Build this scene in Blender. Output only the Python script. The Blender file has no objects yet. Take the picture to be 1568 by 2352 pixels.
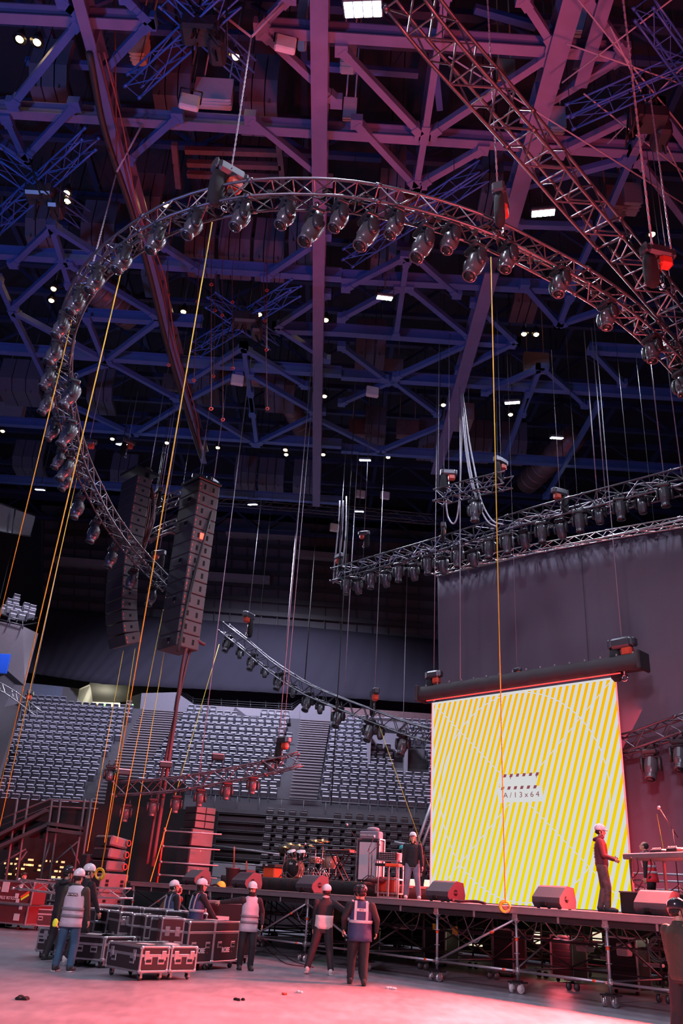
import bpy, bmesh, math, random
from mathutils import Vector, Matrix
PI = math.pi
rnd = random.Random(7)
scene = bpy.context.scene
COL = scene.collection

# ------------------------------------------------------------------ camera
F_PX, W_PX, H_PX, CAM_Z = 1901.0, 1568.0, 2352.0, 1.65
PITCH, ROLL = 0.4305, 0.0633
fwd = Vector((0, math.cos(PITCH), math.sin(PITCH)))
r0 = Vector((1, 0, 0)); u0 = r0.cross(fwd)
cright = r0*math.cos(ROLL) + u0*math.sin(ROLL)
cup = u0*math.cos(ROLL) - r0*math.sin(ROLL)
CAMP = Vector((0, 0, CAM_Z))
cd = bpy.data.cameras.new('camera'); cam = bpy.data.objects.new('camera', cd); COL.objects.link(cam)
cd.sensor_fit = 'HORIZONTAL'; cd.sensor_width = 36; cd.lens = F_PX/W_PX*36; cd.clip_end = 400; cd.clip_start = .05
M = Matrix((cright, cup, -fwd)).transposed().to_4x4(); M.translation = CAMP
cam.matrix_world = M
scene.camera = cam
# ------------------------------------------------------------------ exposure, world
scene.view_settings.view_transform = 'Standard'; scene.view_settings.look = 'None'
scene.view_settings.gamma = 1; scene.view_settings.use_curve_mapping = False
scene.view_settings.exposure = 0.0
world = bpy.data.worlds.new('world'); scene.world = world; world.use_nodes = True
bg = world.node_tree.nodes['Background']; bg.inputs[0].default_value = (.15, .22, .75, 1); bg.inputs[1].default_value = .075

# stage axes: u runs along the front edge, v into the stage
AU = -.8222
U = Vector((math.cos(AU), math.sin(AU), 0)); V = Vector((-math.sin(AU), math.cos(AU), 0))
O = Vector((4.20, 19.27, 0)); DECK = 1.6
def S(t, d, z=0.0): return O + U*t + V*d + Vector((0, 0, z))
def ray(x, y): return fwd*F_PX + cright*(x-W_PX/2) - cup*(y-H_PX/2)
def pz(x, y, z): d = ray(x, y); return CAMP + d*((z-CAM_Z)/d.z)
def py(x, y, Y): d = ray(x, y); return CAMP + d*(Y/d.y)
def pd(x, y, dd):
    d = ray(x, y); p0 = O + V*dd - CAMP; return CAMP + d*(p0.dot(V)/d.dot(V))
def pp(x, y, a, b): d = ray(x, y); return CAMP + d*((a-CAM_Z)/(d.z-b*d.y))
def depth_of(p): return (p-CAMP).dot(fwd)

# ------------------------------------------------------------------ lamps of the hall and added fill lights
def lamp(name, kind, loc, energy, color, target=None, **kw):
    l = bpy.data.lights.new(name, kind); l.energy = energy; l.color = color
    for k, v_ in kw.items(): setattr(l, k, v_)
    o = bpy.data.objects.new(name, l); COL.objects.link(o); o.location = loc
    if target is not None:
        o.rotation_euler = (Vector(target)-Vector(loc)).to_track_quat('-Z', 'Y').to_euler()
    return o
FLOODS = [(833,20,1.3),(1247,488,1),(883,683,.8),(1176,924,.9),(1278,1005,.8),(838,1056,.8),(281,1019,.8),(92,1124,.7),(580,1158,.7),(825,1174,.7),(1523,789,.8),(1298,1140,.6)]
for i, (x, y, s) in enumerate(FLOODS):
    p = pz(x, y, 21.0)
    lamp('floodlight_beam', 'SPOT', p - Vector((0, 0, .35)), 2300*s, (.74, .80, 1), (p.x*.8-1, p.y*.85+1, 0), spot_size=2.5, spot_blend=.6, shadow_soft_size=.3)
# red wash of the LED wall over the house, and of the second wall beyond the right edge of the photograph
lamp('led_wall_wash', 'AREA', S(-5.3, 7.3, 4.9), 2600, (1, .08, .11), S(-5.3, -3, 4.6), shape='RECTANGLE', size=6.5, size_y=5.5, spread=2.7)
lamp('right_wall_wash', 'AREA', S(4.2, 5.2, 7.2), 5200, (1, .12, .11), S(3.4, -4.2, 0), shape='RECTANGLE', size=2.5, size_y=1.6, spread=1.05)
lamp('house_right_red_wash', 'SPOT', (15, 9, 5), 75000, (1, .04, .05), (-4.6, 27.3, 2.1), spot_size=.37, spot_blend=.6, shadow_soft_size=.9)
lamp('roof_red_wash', 'SPOT', (9, 6, 3), 14500, (1, .10, .13), (2.5, 14, 22), spot_size=.95, spot_blend=.9, shadow_soft_size=.8)  # added spot carrying the red up onto the roof steel
lamp('house_back_fill', 'SPOT', (-7, -14, 17), 22000, (.97, .76, 1), (-3, 20, -1), spot_size=1.05, spot_blend=.5, shadow_soft_size=1.5)  # added fill from behind the camera, no fixture of the hall
lamp('roof_blue_lift', 'SPOT', (-16, 4, 4), 9000, (.22, .34, 1), (-8, 20, 22), spot_size=1.5, spot_blend=.8, shadow_soft_size=1)  # added blue uplight that lifts the tone of the roof
lamp('stand_fill_light', 'SPOT', (-5, 45, 21), 19000, (.74, .72, 1), (-5, 54, 7), spot_size=2.1, spot_blend=.5, shadow_soft_size=1.2)  # added spot brightening the seats and the wall panels above them
lamp('side_balcony_fill', 'SPOT', (-12, 36, 17), 5000, (.85, .75, 1), (-19, 45, 13), spot_size=.9, spot_blend=.7, shadow_soft_size=.5)  # added spot brightening the pale balcony faces
lamp('stage_side_red', 'AREA', S(-3.0, 10.0, 5), 350, (1, .07, .10), S(-6, 12, 7), shape='RECTANGLE', size=5, size_y=6)  # added area light for the red haze left of the wall
lamp('backdrop_red_halo', 'AREA', S(-5, 8.25, 4.5), 420, (1, .10, .14), S(-5, 10, 5.5), shape='RECTANGLE', size=8.5, size_y=7)  # hidden area light added for the red halo around the wall
lamp('under_stage_warm_fill', 'POINT', S(-3, 6.5, 1.2), 22, (1, .85, .55), shadow_soft_size=.2)  # warm points added to brighten the gaps under the deck
lamp('under_stage_warm_fill', 'POINT', S(1.5, 5.5, 1.2), 22, (1, .9, .7), shadow_soft_size=.2)
lamp('under_stage_red', 'POINT', S(-1, 3.2, .9), 45, (1, .12, .16), shadow_soft_size=.3)
lamp('under_stage_red', 'POINT', S(2.5, 3.2, .9), 45, (1, .12, .16), shadow_soft_size=.3)
lamp('vomitory_light', 'POINT', py(235, 1625, 62) + Vector((0, 0, .5)), 110, (1, .95, .65), shadow_soft_size=.4)

# ------------------------------------------------------------------ materials
def mat(name, c, rough=.6, metal=0., var=.12, scale=6., bump=0., bscale=30., emit=None, es=0., c2=None, spec=None):
    m = bpy.data.materials.new(name); m.use_nodes = True
    nt = m.node_tree; b = nt.nodes['Principled BSDF']
    tc = nt.nodes.new('ShaderNodeTexCoord'); nz = nt.nodes.new('ShaderNodeTexNoise'); nz.inputs['Scale'].default_value = scale
    nz.inputs['Detail'].default_value = 4
    nt.links.new(tc.outputs['Object'], nz.inputs['Vector'])
    mx = nt.nodes.new('ShaderNodeMix'); mx.data_type = 'RGBA'
    a = tuple(max(0, v*(1-var)) for v in c); bb = tuple(min(1, v*(1+var)) for v in (c2 or c))
    mx.inputs[6].default_value = (*a, 1); mx.inputs[7].default_value = (*bb, 1)
    nt.links.new(nz.outputs['Fac'], mx.inputs[0]); nt.links.new(mx.outputs[2], b.inputs['Base Color'])
    b.inputs['Roughness'].default_value = rough; b.inputs['Metallic'].default_value = metal
    if spec is not None: b.inputs['Specular IOR Level'].default_value = spec
    if bump:
        n2 = nt.nodes.new('ShaderNodeTexNoise'); n2.inputs['Scale'].default_value = bscale
        nt.links.new(tc.outputs['Object'], n2.inputs['Vector'])
        bp = nt.nodes.new('ShaderNodeBump'); bp.inputs['Strength'].default_value = bump; bp.inputs['Distance'].default_value = .02
        nt.links.new(n2.outputs['Fac'], bp.inputs['Height']); nt.links.new(bp.outputs['Normal'], b.inputs['Normal'])
    if emit:
        b.inputs['Emission Color'].default_value = (*emit, 1); b.inputs['Emission Strength'].default_value = es
    return m
MT = {}
def defm(k, *a, **kw): MT[k] = mat(k, *a, **kw); return MT[k]
defm('alu', (.55,.54,.56), .32, .85, bump=.05)
defm('alu_dark', (.13,.125,.145), .38, .8)
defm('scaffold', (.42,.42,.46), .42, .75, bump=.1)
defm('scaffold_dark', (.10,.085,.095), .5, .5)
defm('black_metal', (.02,.02,.024), .35, .3)
defm('black_plastic', (.025,.025,.03), .32)
defm('fixture_grey', (.085,.085,.095), .26, .25)
defm('rubber', (.02,.02,.02), .75)
defm('glass_dark', (.01,.01,.012), .06)
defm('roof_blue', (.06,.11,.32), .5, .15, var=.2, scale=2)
defm('roof_pale_lit', (.15,.14,.27), .5, .1, var=.2, scale=2)  # paler copy of the blue steel, light on the beams put into colour
defm('truss_blue', (.03,.10,.36), .45, .2)
defm('roof_dark', (.025,.035,.10), .6)
defm('array_side', (.075,.05,.056), .5, bump=.2, bscale=120)
defm('baffle', (.085,.08,.12), .85, var=.15)
defm('duct', (.20,.12,.13), .45, .4, var=.3)
defm('roof_deck', (.02,.02,.036), .8)
defm('concrete', (.30,.29,.32), .8, bump=.15)
defm('concrete_dark', (.10,.095,.11), .85, bump=.1)
defm('panel_blue', (.16,.19,.27), .6)
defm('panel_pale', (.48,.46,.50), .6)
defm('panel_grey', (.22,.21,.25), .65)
defm('stair_grey', (.22,.19,.21), .8)
defm('seat_grey', (.05,.05,.068), .5, bump=.05)
defm('seat_cap', (.62,.62,.72), .45)
defm('seat_black', (.035,.03,.036), .5)
defm('seat_black_cap', (.10,.09,.10), .4)
defm('drape', (.024,.022,.038), .9, var=.25, scale=.35, bump=.3, bscale=2.)
defm('case_black', (.030,.020,.024), .38, bump=.06, bscale=120)
defm('case_brown', (.13,.028,.032), .42, bump=.06, bscale=120)
defm('paper', (.62,.58,.58), .8)
defm('orange_tape', (.90,.10,.03), .5)
defm('yellow_rope', (.85,.56,.04), .6)
defm('red_rope', (.26,.06,.05), .6)
defm('speaker_grille', (.022,.02,.026), .75, bump=.4, bscale=220)
defm('wedge_black', (.06,.055,.068), .5, bump=.2, bscale=120)
defm('speaker_side', (.16,.13,.14), .5, bump=.2, bscale=120)  # brighter than array_side, strong light on the stacks put into the colour
defm('hole', (.004,.004,.004), .9)
defm('cloth_black', (.012,.011,.013), .95, bump=.3, bscale=8)
defm('valance_cloth', (.03,.024,.028), .85, bump=.5, bscale=6)
defm('deck_wood', (.10,.07,.065), .55)
defm('deck_edge', (.32,.28,.30), .4, .5)
defm('chrome', (.6,.6,.62), .14, 1.)
defm('drum_shell', (.34,.19,.14), .3, bump=.05)
defm('drum_red', (.55,.06,.03), .35)
defm('cymbal', (.55,.38,.14), .25, .9)
defm('skin', (.50,.29,.21), .5)
defm('skin_pale', (.66,.42,.34), .5)
defm('hair_dark', (.02,.014,.012), .7, bump=.6, bscale=60)
defm('hair_blond', (.50,.34,.17), .7, bump=.6, bscale=60)
defm('helmet_white', (.74,.74,.76), .22)
defm('helmet_black', (.03,.03,.035), .2)
defm('helmet_teal', (.04,.42,.42), .3)
defm('vest_grey', (.52,.52,.58), .6, bump=.7, bscale=9)
defm('vest_navy', (.035,.052,.13), .65, bump=.7, bscale=9)
defm('vest_red', (.72,.03,.05), .6, bump=.7, bscale=9)
defm('reflect', (.50,.50,.53), .35)
defm('reflect_dark', (.20,.20,.23), .5)
defm('jacket_black', (.016,.016,.02), .8, bump=.6, bscale=10)
defm('jacket_olive', (.045,.04,.03), .75, bump=.6, bscale=10)
defm('jacket_brown', (.10,.05,.03), .75, bump=.6, bscale=10)
defm('jacket_maroon', (.12,.035,.045), .8, bump=.6, bscale=10)
defm('sweater_white', (.62,.58,.56), .85, bump=.5, bscale=14)
defm('jeans', (.035,.10,.17), .8, var=.35, scale=5, bump=.6, bscale=9)
defm('jeans_grey', (.20,.21,.28), .8, var=.3, scale=5, bump=.5, bscale=9)
defm('trouser_black', (.018,.016,.02), .8, bump=.6, bscale=9)
defm('camo', (.06,.035,.04), .8, var=.1, c2=(.20,.12,.12), scale=14, bump=.4)
defm('shoe_dark', (.035,.033,.036), .6)
defm('shoe_white', (.6,.57,.55), .6)
defm('neon_yellow', (.7,.9,.05), .5, emit=(.6,.9,.05), es=.05)
defm('white_flood', (.9,.9,1), .5, emit=(.85,.92,1), es=22)
defm('warm_lamp', (1,.8,.4), .5, emit=(1,.66,.25), es=30)
defm('green_sign', (.2,.8,.3), .5, emit=(.35,.9,.25), es=1.2)
defm('led_green', (.1,.9,.3), .5, emit=(.05,1,.25), es=3)
defm('led_red', (.9,.1,.05), .5, emit=(1,.05,.03), es=5)
defm('led_blue', (.1,.2,.9), .5, emit=(.15,.3,1), es=4)
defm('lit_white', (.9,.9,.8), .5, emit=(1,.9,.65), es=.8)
defm('blue_panel', (.01,.07,.50), .5, emit=(.01,.10,.75), es=.25)
defm('pelican_orange', (.85,.10,.03), .5)
defm('beige', (.35,.27,.17), .7)
defm('cable_grey', (.32,.30,.34), .6)
defm('cable_black', (.02,.02,.02), .6)
defm('cable_red', (.10,.02,.025), .6)

# ------------------------------------------------------------------ mesh helpers
class MB:
    def __init__(s): s.v = []; s.f = []; s.sm = []
    def add(s, vs, fs, smooth=False):
        n = len(s.v); s.v += [tuple(p) for p in vs]; s.f += [tuple(i+n for i in f) for f in fs]; s.sm += [smooth]*len(fs); return s
    def box(s, c, sz, R=None):
        hx, hy, hz = sz[0]/2, sz[1]/2, sz[2]/2; c = Vector(c)
        P = [Vector((x, y, z)) for x in (-hx, hx) for y in (-hy, hy) for z in (-hz, hz)]
        if R is not None: P = [R @ p for p in P]
        return s.add([c+p for p in P], [(0,1,3,2),(4,6,7,5),(0,4,5,1),(2,3,7,6),(0,2,6,4),(1,5,7,3)])
    def bbox(s, c, sz, b=.01, R=None):          # bevelled box
        hx, hy, hz = sz[0]/2, sz[1]/2, sz[2]/2; c = Vector(c)
        b = min(b, hx*.9, hy*.9, hz*.9)
        P = []; idx = {}
        for sx in (-1, 1):
            for sy in (-1, 1):
                for sz_ in (-1, 1):
                    for k, (dx, dy, dz) in enumerate(((0, b, b), (b, 0, b), (b, b, 0))):
                        idx[(sx, sy, sz_, k)] = len(P); P.append(Vector((sx*(hx-dx), sy*(hy-dy), sz_*(hz-dz))))
        fs = []
        def order(ids, nrm):
            cc = sum((P[i] for i in ids), Vector())/len(ids)
            a0 = (P[ids[0]]-cc).normalized(); b0 = nrm.cross(a0)
            return tuple(sorted(ids, key=lambda i: math.atan2((P[i]-cc).dot(b0), (P[i]-cc).dot(a0))))
        for k, ax in enumerate('xyz'):
            for sg in (-1, 1):
                ids = [v for kk, v in idx.items() if kk[k] == sg and kk[3] == k]
                nv = Vector((0, 0, 0)); nv[k] = sg; fs.append(order(ids, nv))
        for k in range(3):
            for s1 in (-1, 1):
                for s2 in (-1, 1):
                    o1, o2 = [q for q in range(3) if q != k]
                    ids = [v for kk, v in idx.items() if kk[o1] == s1 and kk[o2] == s2 and kk[3] in (o1, o2)]
                    nv = Vector((0, 0, 0)); nv[o1] = s1; nv[o2] = s2; fs.append(order(ids, nv.normalized()))
        for sx in (-1, 1):
            for sy in (-1, 1):
                for sz_ in (-1, 1):
                    fs.append(order([idx[(sx, sy, sz_, k)] for k in range(3)], Vector((sx, sy, sz_)).normalized()))
        if R is not None: P = [R @ p for p in P]
        return s.add([c+p for p in P], fs)
    def bar(s, a, b, w, h, up=Vector((0, 0, 1))):
        a = Vector(a); b = Vector(b); t = (b-a); L = t.length
        if L < 1e-6: return s
        t.normalize(); sd = t.cross(up)
        if sd.length < 1e-3: sd = t.cross(Vector((1, 0, 0)))
        sd.normalize(); uu = sd.cross(t)
        return s.box((a+b)/2, (w, L, h), Matrix((sd, t, uu)).transposed())
    def ibeam(s, a, b, w, h):
        a = Vector(a); b = Vector(b); z = Vector((0, 0, h/2))
        s.bar(a+z, b+z, w, h*.1); s.bar(a-z, b-z, w, h*.1); s.bar(a, b, w*.14, h); return s
    def ring(s, c, t, r, n, r2=None, up=None):
        t = Vector(t).normalized(); a = t.cross(up or Vector((0, 0, 1)))
        if a.length < 1e-3: a = t.cross(Vector((0, 1, 0)))
        a.normalize(); b = a.cross(t); r2 = r if r2 is None else r2
        return [Vector(c)+a*math.cos(2*PI*i/n)*r+b*math.sin(2*PI*i/n)*r2 for i in range(n)]
    def tube(s, a, b, r, n=6, r2=None, cap=True):
        a = Vector(a); b = Vector(b)
        if (b-a).length < 1e-6: return s
        A = s.ring(a, b-a, r, n); B = s.ring(b, b-a, r if r2 is None else r2, n)
        fs = [(i, (i+1) % n, n+(i+1) % n, n+i) for i in range(n)]
        if cap: fs += [tuple(range(n-1, -1, -1)), tuple(range(n, 2*n))]
        return s.add(A+B, fs, n > 5)
    def path(s, pts, r, n=5):
        pts = [Vector(p) for p in pts]; vs = []; fs = []
        for i, p in enumerate(pts):
            t = pts[min(i+1, len(pts)-1)]-pts[max(i-1, 0)]
            rr = r[i] if isinstance(r, (list, tuple)) else r
            vs += s.ring(p, t, rr, n)
        for j in range(len(pts)-1):
            for i in range(n): fs.append((j*n+i, j*n+(i+1) % n, (j+1)*n+(i+1) % n, (j+1)*n+i))
        fs += [tuple(range(n-1, -1, -1)), tuple(range((len(pts)-1)*n, len(pts)*n))]
        return s.add(vs, fs, True)
    def lathe(s, prof, n=16, o=(0, 0, 0), ax=Vector((0, 0, 1)), cap=True):   # prof: (radius, height)
        o = Vector(o); ax = Vector(ax).normalized(); vs = []; fs = []
        for (r, h) in prof: vs += s.ring(o+ax*h, ax, max(r, 1e-4), n)
        for j in range(len(prof)-1):
            for i in range(n): fs.append((j*n+i, j*n+(i+1) % n, (j+1)*n+(i+1) % n, (j+1)*n+i))
        if cap: fs += [tuple(range(n-1, -1, -1)), tuple(range((len(prof)-1)*n, len(prof)*n))]
        return s.add(vs, fs, True)
    def ell(s, c, r, n=12, m=8, R=None):
        c = Vector(c); vs = []; fs = []
        for j in range(m+1):
            th = PI*j/m
            for i in range(n):
                ph = 2*PI*i/n; p = Vector((r[0]*math.sin(th)*math.cos(ph), r[1]*math.sin(th)*math.sin(ph), r[2]*math.cos(th)))
                if j in (0, m): p = Vector((1e-4*math.cos(ph), 1e-4*math.sin(ph), p.z))
                vs.append(c+(R @ p if R is not None else p))
        for j in range(m):
            for i in range(n): fs.append((j*n+i, (j+1)*n+i, (j+1)*n+(i+1) % n, j*n+(i+1) % n))
        fs += [tuple(range(n)), tuple(range((m+1)*n-1, m*n-1, -1))]
        return s.add(vs, fs, True)
    def cap2(s, a, b, r1, r2, n=10):           # tapered limb with round ends
        a = Vector(a); b = Vector(b); t = (b-a); L = t.length; t = t.normalized() if L > 1e-6 else Vector((0, 0, 1))
        pr = [(r1*math.sin(q), -r1*math.cos(q)) for q in (.05, .6, 1.1)] + [(r1, 0), ((r1+r2)/2, L/2), (r2, L)] + [(r2*math.cos(q), L+r2*math.sin(q)) for q in (.5, 1., 1.5)]
        return s.lathe(pr, n, a, t)
    def loft(s, rings, cap=True):              # rings: list of point lists
        n = len(rings[0]); vs = [p for r in rings for p in r]; fs = []
        for j in range(len(rings)-1):
            for i in range(n): fs.append((j*n+i, j*n+(i+1) % n, (j+1)*n+(i+1) % n, (j+1)*n+i))
        if cap: fs += [tuple(range(n-1, -1, -1)), tuple(range((len(rings)-1)*n, len(rings)*n))]
        return s.add(vs, fs, True)
    def prism(s, poly, o, ax, ay, az, L, b=0):  # polygon in (ax, ay), extruded L along az
        o = Vector(o); n = len(poly)
        A = [o+ax*p[0]+ay*p[1] for p in poly]; B = [p+az*L for p in A]
        return s.add(A+B, [tuple(range(n-1, -1, -1)), tuple(range(n, 2*n))]+[(i, (i+1) % n, n+(i+1) % n, n+i) for i in range(n)])
    def torus(s, c, ax, R, r, n=20, m=6, a0=0, a1=2*PI):
        ax = Vector(ax).normalized(); a = ax.cross(Vector((0, 0, 1)))
        if a.length < 1e-3: a = Vector((1, 0, 0))
        a.normalize(); b = ax.cross(a); full = abs(a1-a0-2*PI) < 1e-6
        k = n if full else n+1; vs = []; fs = []
        for i in range(k):
            q = a0+(a1-a0)*i/n; d = a*math.cos(q)+b*math.sin(q)
            for j in range(m):
                w = 2*PI*j/m; vs.append(Vector(c)+d*(R+r*math.cos(w))+ax*r*math.sin(w))
        for i in range(n):
            for j in range(m):
                i2 = (i+1) % k; fs.append((i*m+j, i2*m+j, i2*m+(j+1) % m, i*m+(j+1) % m))
        return s.add(vs, fs, True)
    def mesh(s, name):
        me = bpy.data.meshes.new(name); me.from_pydata(s.v, [], s.f)
        me.polygons.foreach_set('use_smooth', s.sm)
        bm = bmesh.new(); bm.from_mesh(me); bmesh.ops.recalc_face_normals(bm, faces=bm.faces); bm.to_mesh(me); bm.free()
        me.update(); return me
    def build(s, name, m, parent=None, world=False, loc=None, rot=None, label=None):
        """world=True: the points are world coordinates, the parent (unrotated) only shifts them"""
        if world and parent is not None:
            o_ = parent.location; s.v = [(p[0]-o_.x, p[1]-o_.y, p[2]-o_.z) for p in s.v]
        me = s.mesh(name); me.materials.append(MT[m] if isinstance(m, str) else m)
        o = bpy.data.objects.new(name, me); COL.objects.link(o)
        if parent is not None: o.parent = parent
        if loc is not None: o.location = loc
        if rot is not None: o.rotation_euler = rot
        if label: o['label'] = label
        return o
def tag(o, label, cat, group=None, kind=None):
    o['label'] = label; o['category'] = cat
    if group: o['group'] = group
    if kind: o['kind'] = kind
    return o
def thing(name, label, cat, loc=(0, 0, 0), rz=0., group=None):
    o = bpy.data.objects.new(name, None); COL.objects.link(o); o.location = loc; o.rotation_euler = (0, 0, rz)
    o.empty_display_size = .1
    return tag(o, label, cat, group)
def struct(name, mb, m, **kw):
    o = mb.build(name, m); o['kind'] = 'structure'
    return o
KIDS = {}
def copy_tree(o, label=None, group=None, loc=None, rz=None, parent=None):
    c = o.copy(); COL.objects.link(c)
    if parent is not None: c.parent = parent
    for ch in list(o.children): copy_tree(ch, parent=c)
    if label: c['label'] = label
    if group: c['group'] = group
    if loc is not None: c.location = loc
    if rz is not None: c.rotation_euler = (0, 0, rz)
    return c
def text_mesh(txt, size, name, m, parent, loc, rot, depth=.004, bold=False, sx=1.):
    cu = bpy.data.curves.new(name, 'FONT'); cu.body = txt; cu.size = size; cu.extrude = depth; cu.align_x = 'CENTER'; cu.align_y = 'CENTER'
    if bold: cu.offset = size*.025
    ob = bpy.data.objects.new(name+'_curve', cu); COL.objects.link(ob)
    dg = bpy.context.evaluated_depsgraph_get(); me = bpy.data.meshes.new_from_object(ob.evaluated_get(dg))
    bpy.data.objects.remove(ob); me.name = name; me.materials.clear(); me.materials.append(MT[m])
    o = bpy.data.objects.new(name, me); COL.objects.link(o); o.parent = parent; o.location = loc; o.rotation_euler = rot; o.scale = (sx, 1, 1)
    return o
ORD = ['first','second','third','fourth','fifth','sixth','seventh','eighth','ninth','tenth','eleventh','twelfth','thirteenth','fourteenth','fifteenth','sixteenth','seventeenth','eighteenth','nineteenth','twentieth']
def ordw(i):
    if i < 20: return ORD[i]
    return {2: 'twenty-', 3: 'thirty-', 4: 'forty-'}[(i+1)//10] + ORD[(i+1) % 10-1] if (i+1) % 10 else {3: 'thirtieth', 4: 'fortieth', 5: 'fiftieth'}[(i+1)//10]
def spline(pts, per=8):
    pts = [Vector(p) for p in pts]; out = []
    for i in range(len(pts)-1):
        p0 = pts[max(i-1, 0)]; p1 = pts[i]; p2 = pts[i+1]; p3 = pts[min(i+2, len(pts)-1)]
        if i == 0: p0 = p1*2-p2
        if i == len(pts)-2: p3 = p2*2-p1
        for k in range(per):
            t = k/per; out.append(.5*((2*p1)+(p2-p0)*t+(2*p0-5*p1+4*p2-p3)*t*t+(3*p1-p0-3*p2+p3)*t**3))
    out.append(pts[-1]); return out
def resample(pts, step):
    L = [0]
    for a, b in zip(pts, pts[1:]): L.append(L[-1]+(b-a).length)
    n = max(1, round(L[-1]/step)); out = []; j = 0
    for k in range(n+1):
        s_ = L[-1]*k/n
        while j < len(pts)-2 and L[j+1] < s_: j += 1
        f = (s_-L[j])/max(1e-9, L[j+1]-L[j]); out.append(pts[j].lerp(pts[j+1], min(1, max(0, f))))
    return out
# ================================================================== the hall
# floor with scuffed, slightly glossy concrete
def floor_mat():
    m = bpy.data.materials.new('polished_concrete'); m.use_nodes = True; nt = m.node_tree; b = nt.nodes['Principled BSDF']
    N = nt.nodes.new; L = nt.links.new
    tc = N('ShaderNodeTexCoord')
    n1 = N('ShaderNodeTexNoise'); n1.inputs['Scale'].default_value = .9; n1.inputs['Detail'].default_value = 8; n1.inputs['Roughness'].default_value = .65
    n2 = N('ShaderNodeTexNoise'); n2.inputs['Scale'].default_value = 7; n2.inputs['Detail'].default_value = 6
    mp = N('ShaderNodeMapping'); mp.inputs['Scale'].default_value = (1, .25, 1)
    L(tc.outputs['Object'], mp.inputs[0]); L(tc.outputs['Object'], n1.inputs[0]); L(mp.outputs[0], n2.inputs[0])
    r = N('ShaderNodeValToRGB'); r.color_ramp.elements[0].position = .30; r.color_ramp.elements[0].color = (.15,.145,.175,1)
    r.color_ramp.elements[1].position = .72; r.color_ramp.elements[1].color = (.31,.295,.33,1)
    mx = N('ShaderNodeMath'); mx.operation = 'ADD'; m2 = N('ShaderNodeMath'); m2.operation = 'MULTIPLY'; m2.inputs[1].default_value = .5
    L(n1.outputs['Fac'], m2.inputs[0]); m3 = N('ShaderNodeMath'); m3.operation = 'MULTIPLY'; m3.inputs[1].default_value = .5; L(n2.outputs['Fac'], m3.inputs[0])
    L(m2.outputs[0], mx.inputs[0]); L(m3.outputs[0], mx.inputs[1]); L(mx.outputs[0], r.inputs[0])
    # pale scuffs
    n3 = N('ShaderNodeTexNoise'); n3.inputs['Scale'].default_value = 3.2; n3.inputs['Detail'].default_value = 10; n3.inputs['Roughness'].default_value = .8
    mp3 = N('ShaderNodeMapping'); mp3.inputs['Scale'].default_value = (1, 3, 1); mp3.inputs['Rotation'].default_value = (0, 0, .5)
    L(tc.outputs['Object'], mp3.inputs[0]); L(mp3.outputs[0], n3.inputs[0])
    r3 = N('ShaderNodeValToRGB'); r3.color_ramp.elements[0].position = .66; r3.color_ramp.elements[0].color = (0,0,0,1); r3.color_ramp.elements[1].position = .74; r3.color_ramp.elements[1].color = (.6,.6,.6,1)
    L(n3.outputs['Fac'], r3.inputs[0])
    mc = N('ShaderNodeMix'); mc.data_type = 'RGBA'; L(r3.outputs[0], mc.inputs[0]); L(r.outputs[0], mc.inputs[6]); mc.inputs[7].default_value = (.6,.57,.56,1)
    L(mc.outputs[2], b.inputs['Base Color'])
    rr = N('ShaderNodeMapRange'); rr.inputs[3].default_value = .22; rr.inputs[4].default_value = .5; L(n1.outputs['Fac'], rr.inputs[0]); L(rr.outputs[0], b.inputs['Roughness'])
    bp = N('ShaderNodeBump'); bp.inputs['Strength'].default_value = .08; L(n2.outputs['Fac'], bp.inputs['Height']); L(bp.outputs['Normal'], b.inputs['Normal'])
    return m
MT['floor'] = floor_mat()
struct('floor', MB().box((0, 25, -.1), (90, 90, .2)), 'floor')
struct('ceiling', MB().box((0, 27, 31.1), (90, 86, .2)), 'roof_deck')
struct('wall_back', MB().box((0, 68.2, 15), (90, .4, 32)), 'concrete_dark')
struct('wall_right', MB().box((38, 27, 15), (.4, 86, 32)), 'concrete_dark')
struct('wall_left', MB().box((-38, 27, 15), (.4, 86, 32)), 'concrete_dark')

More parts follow.
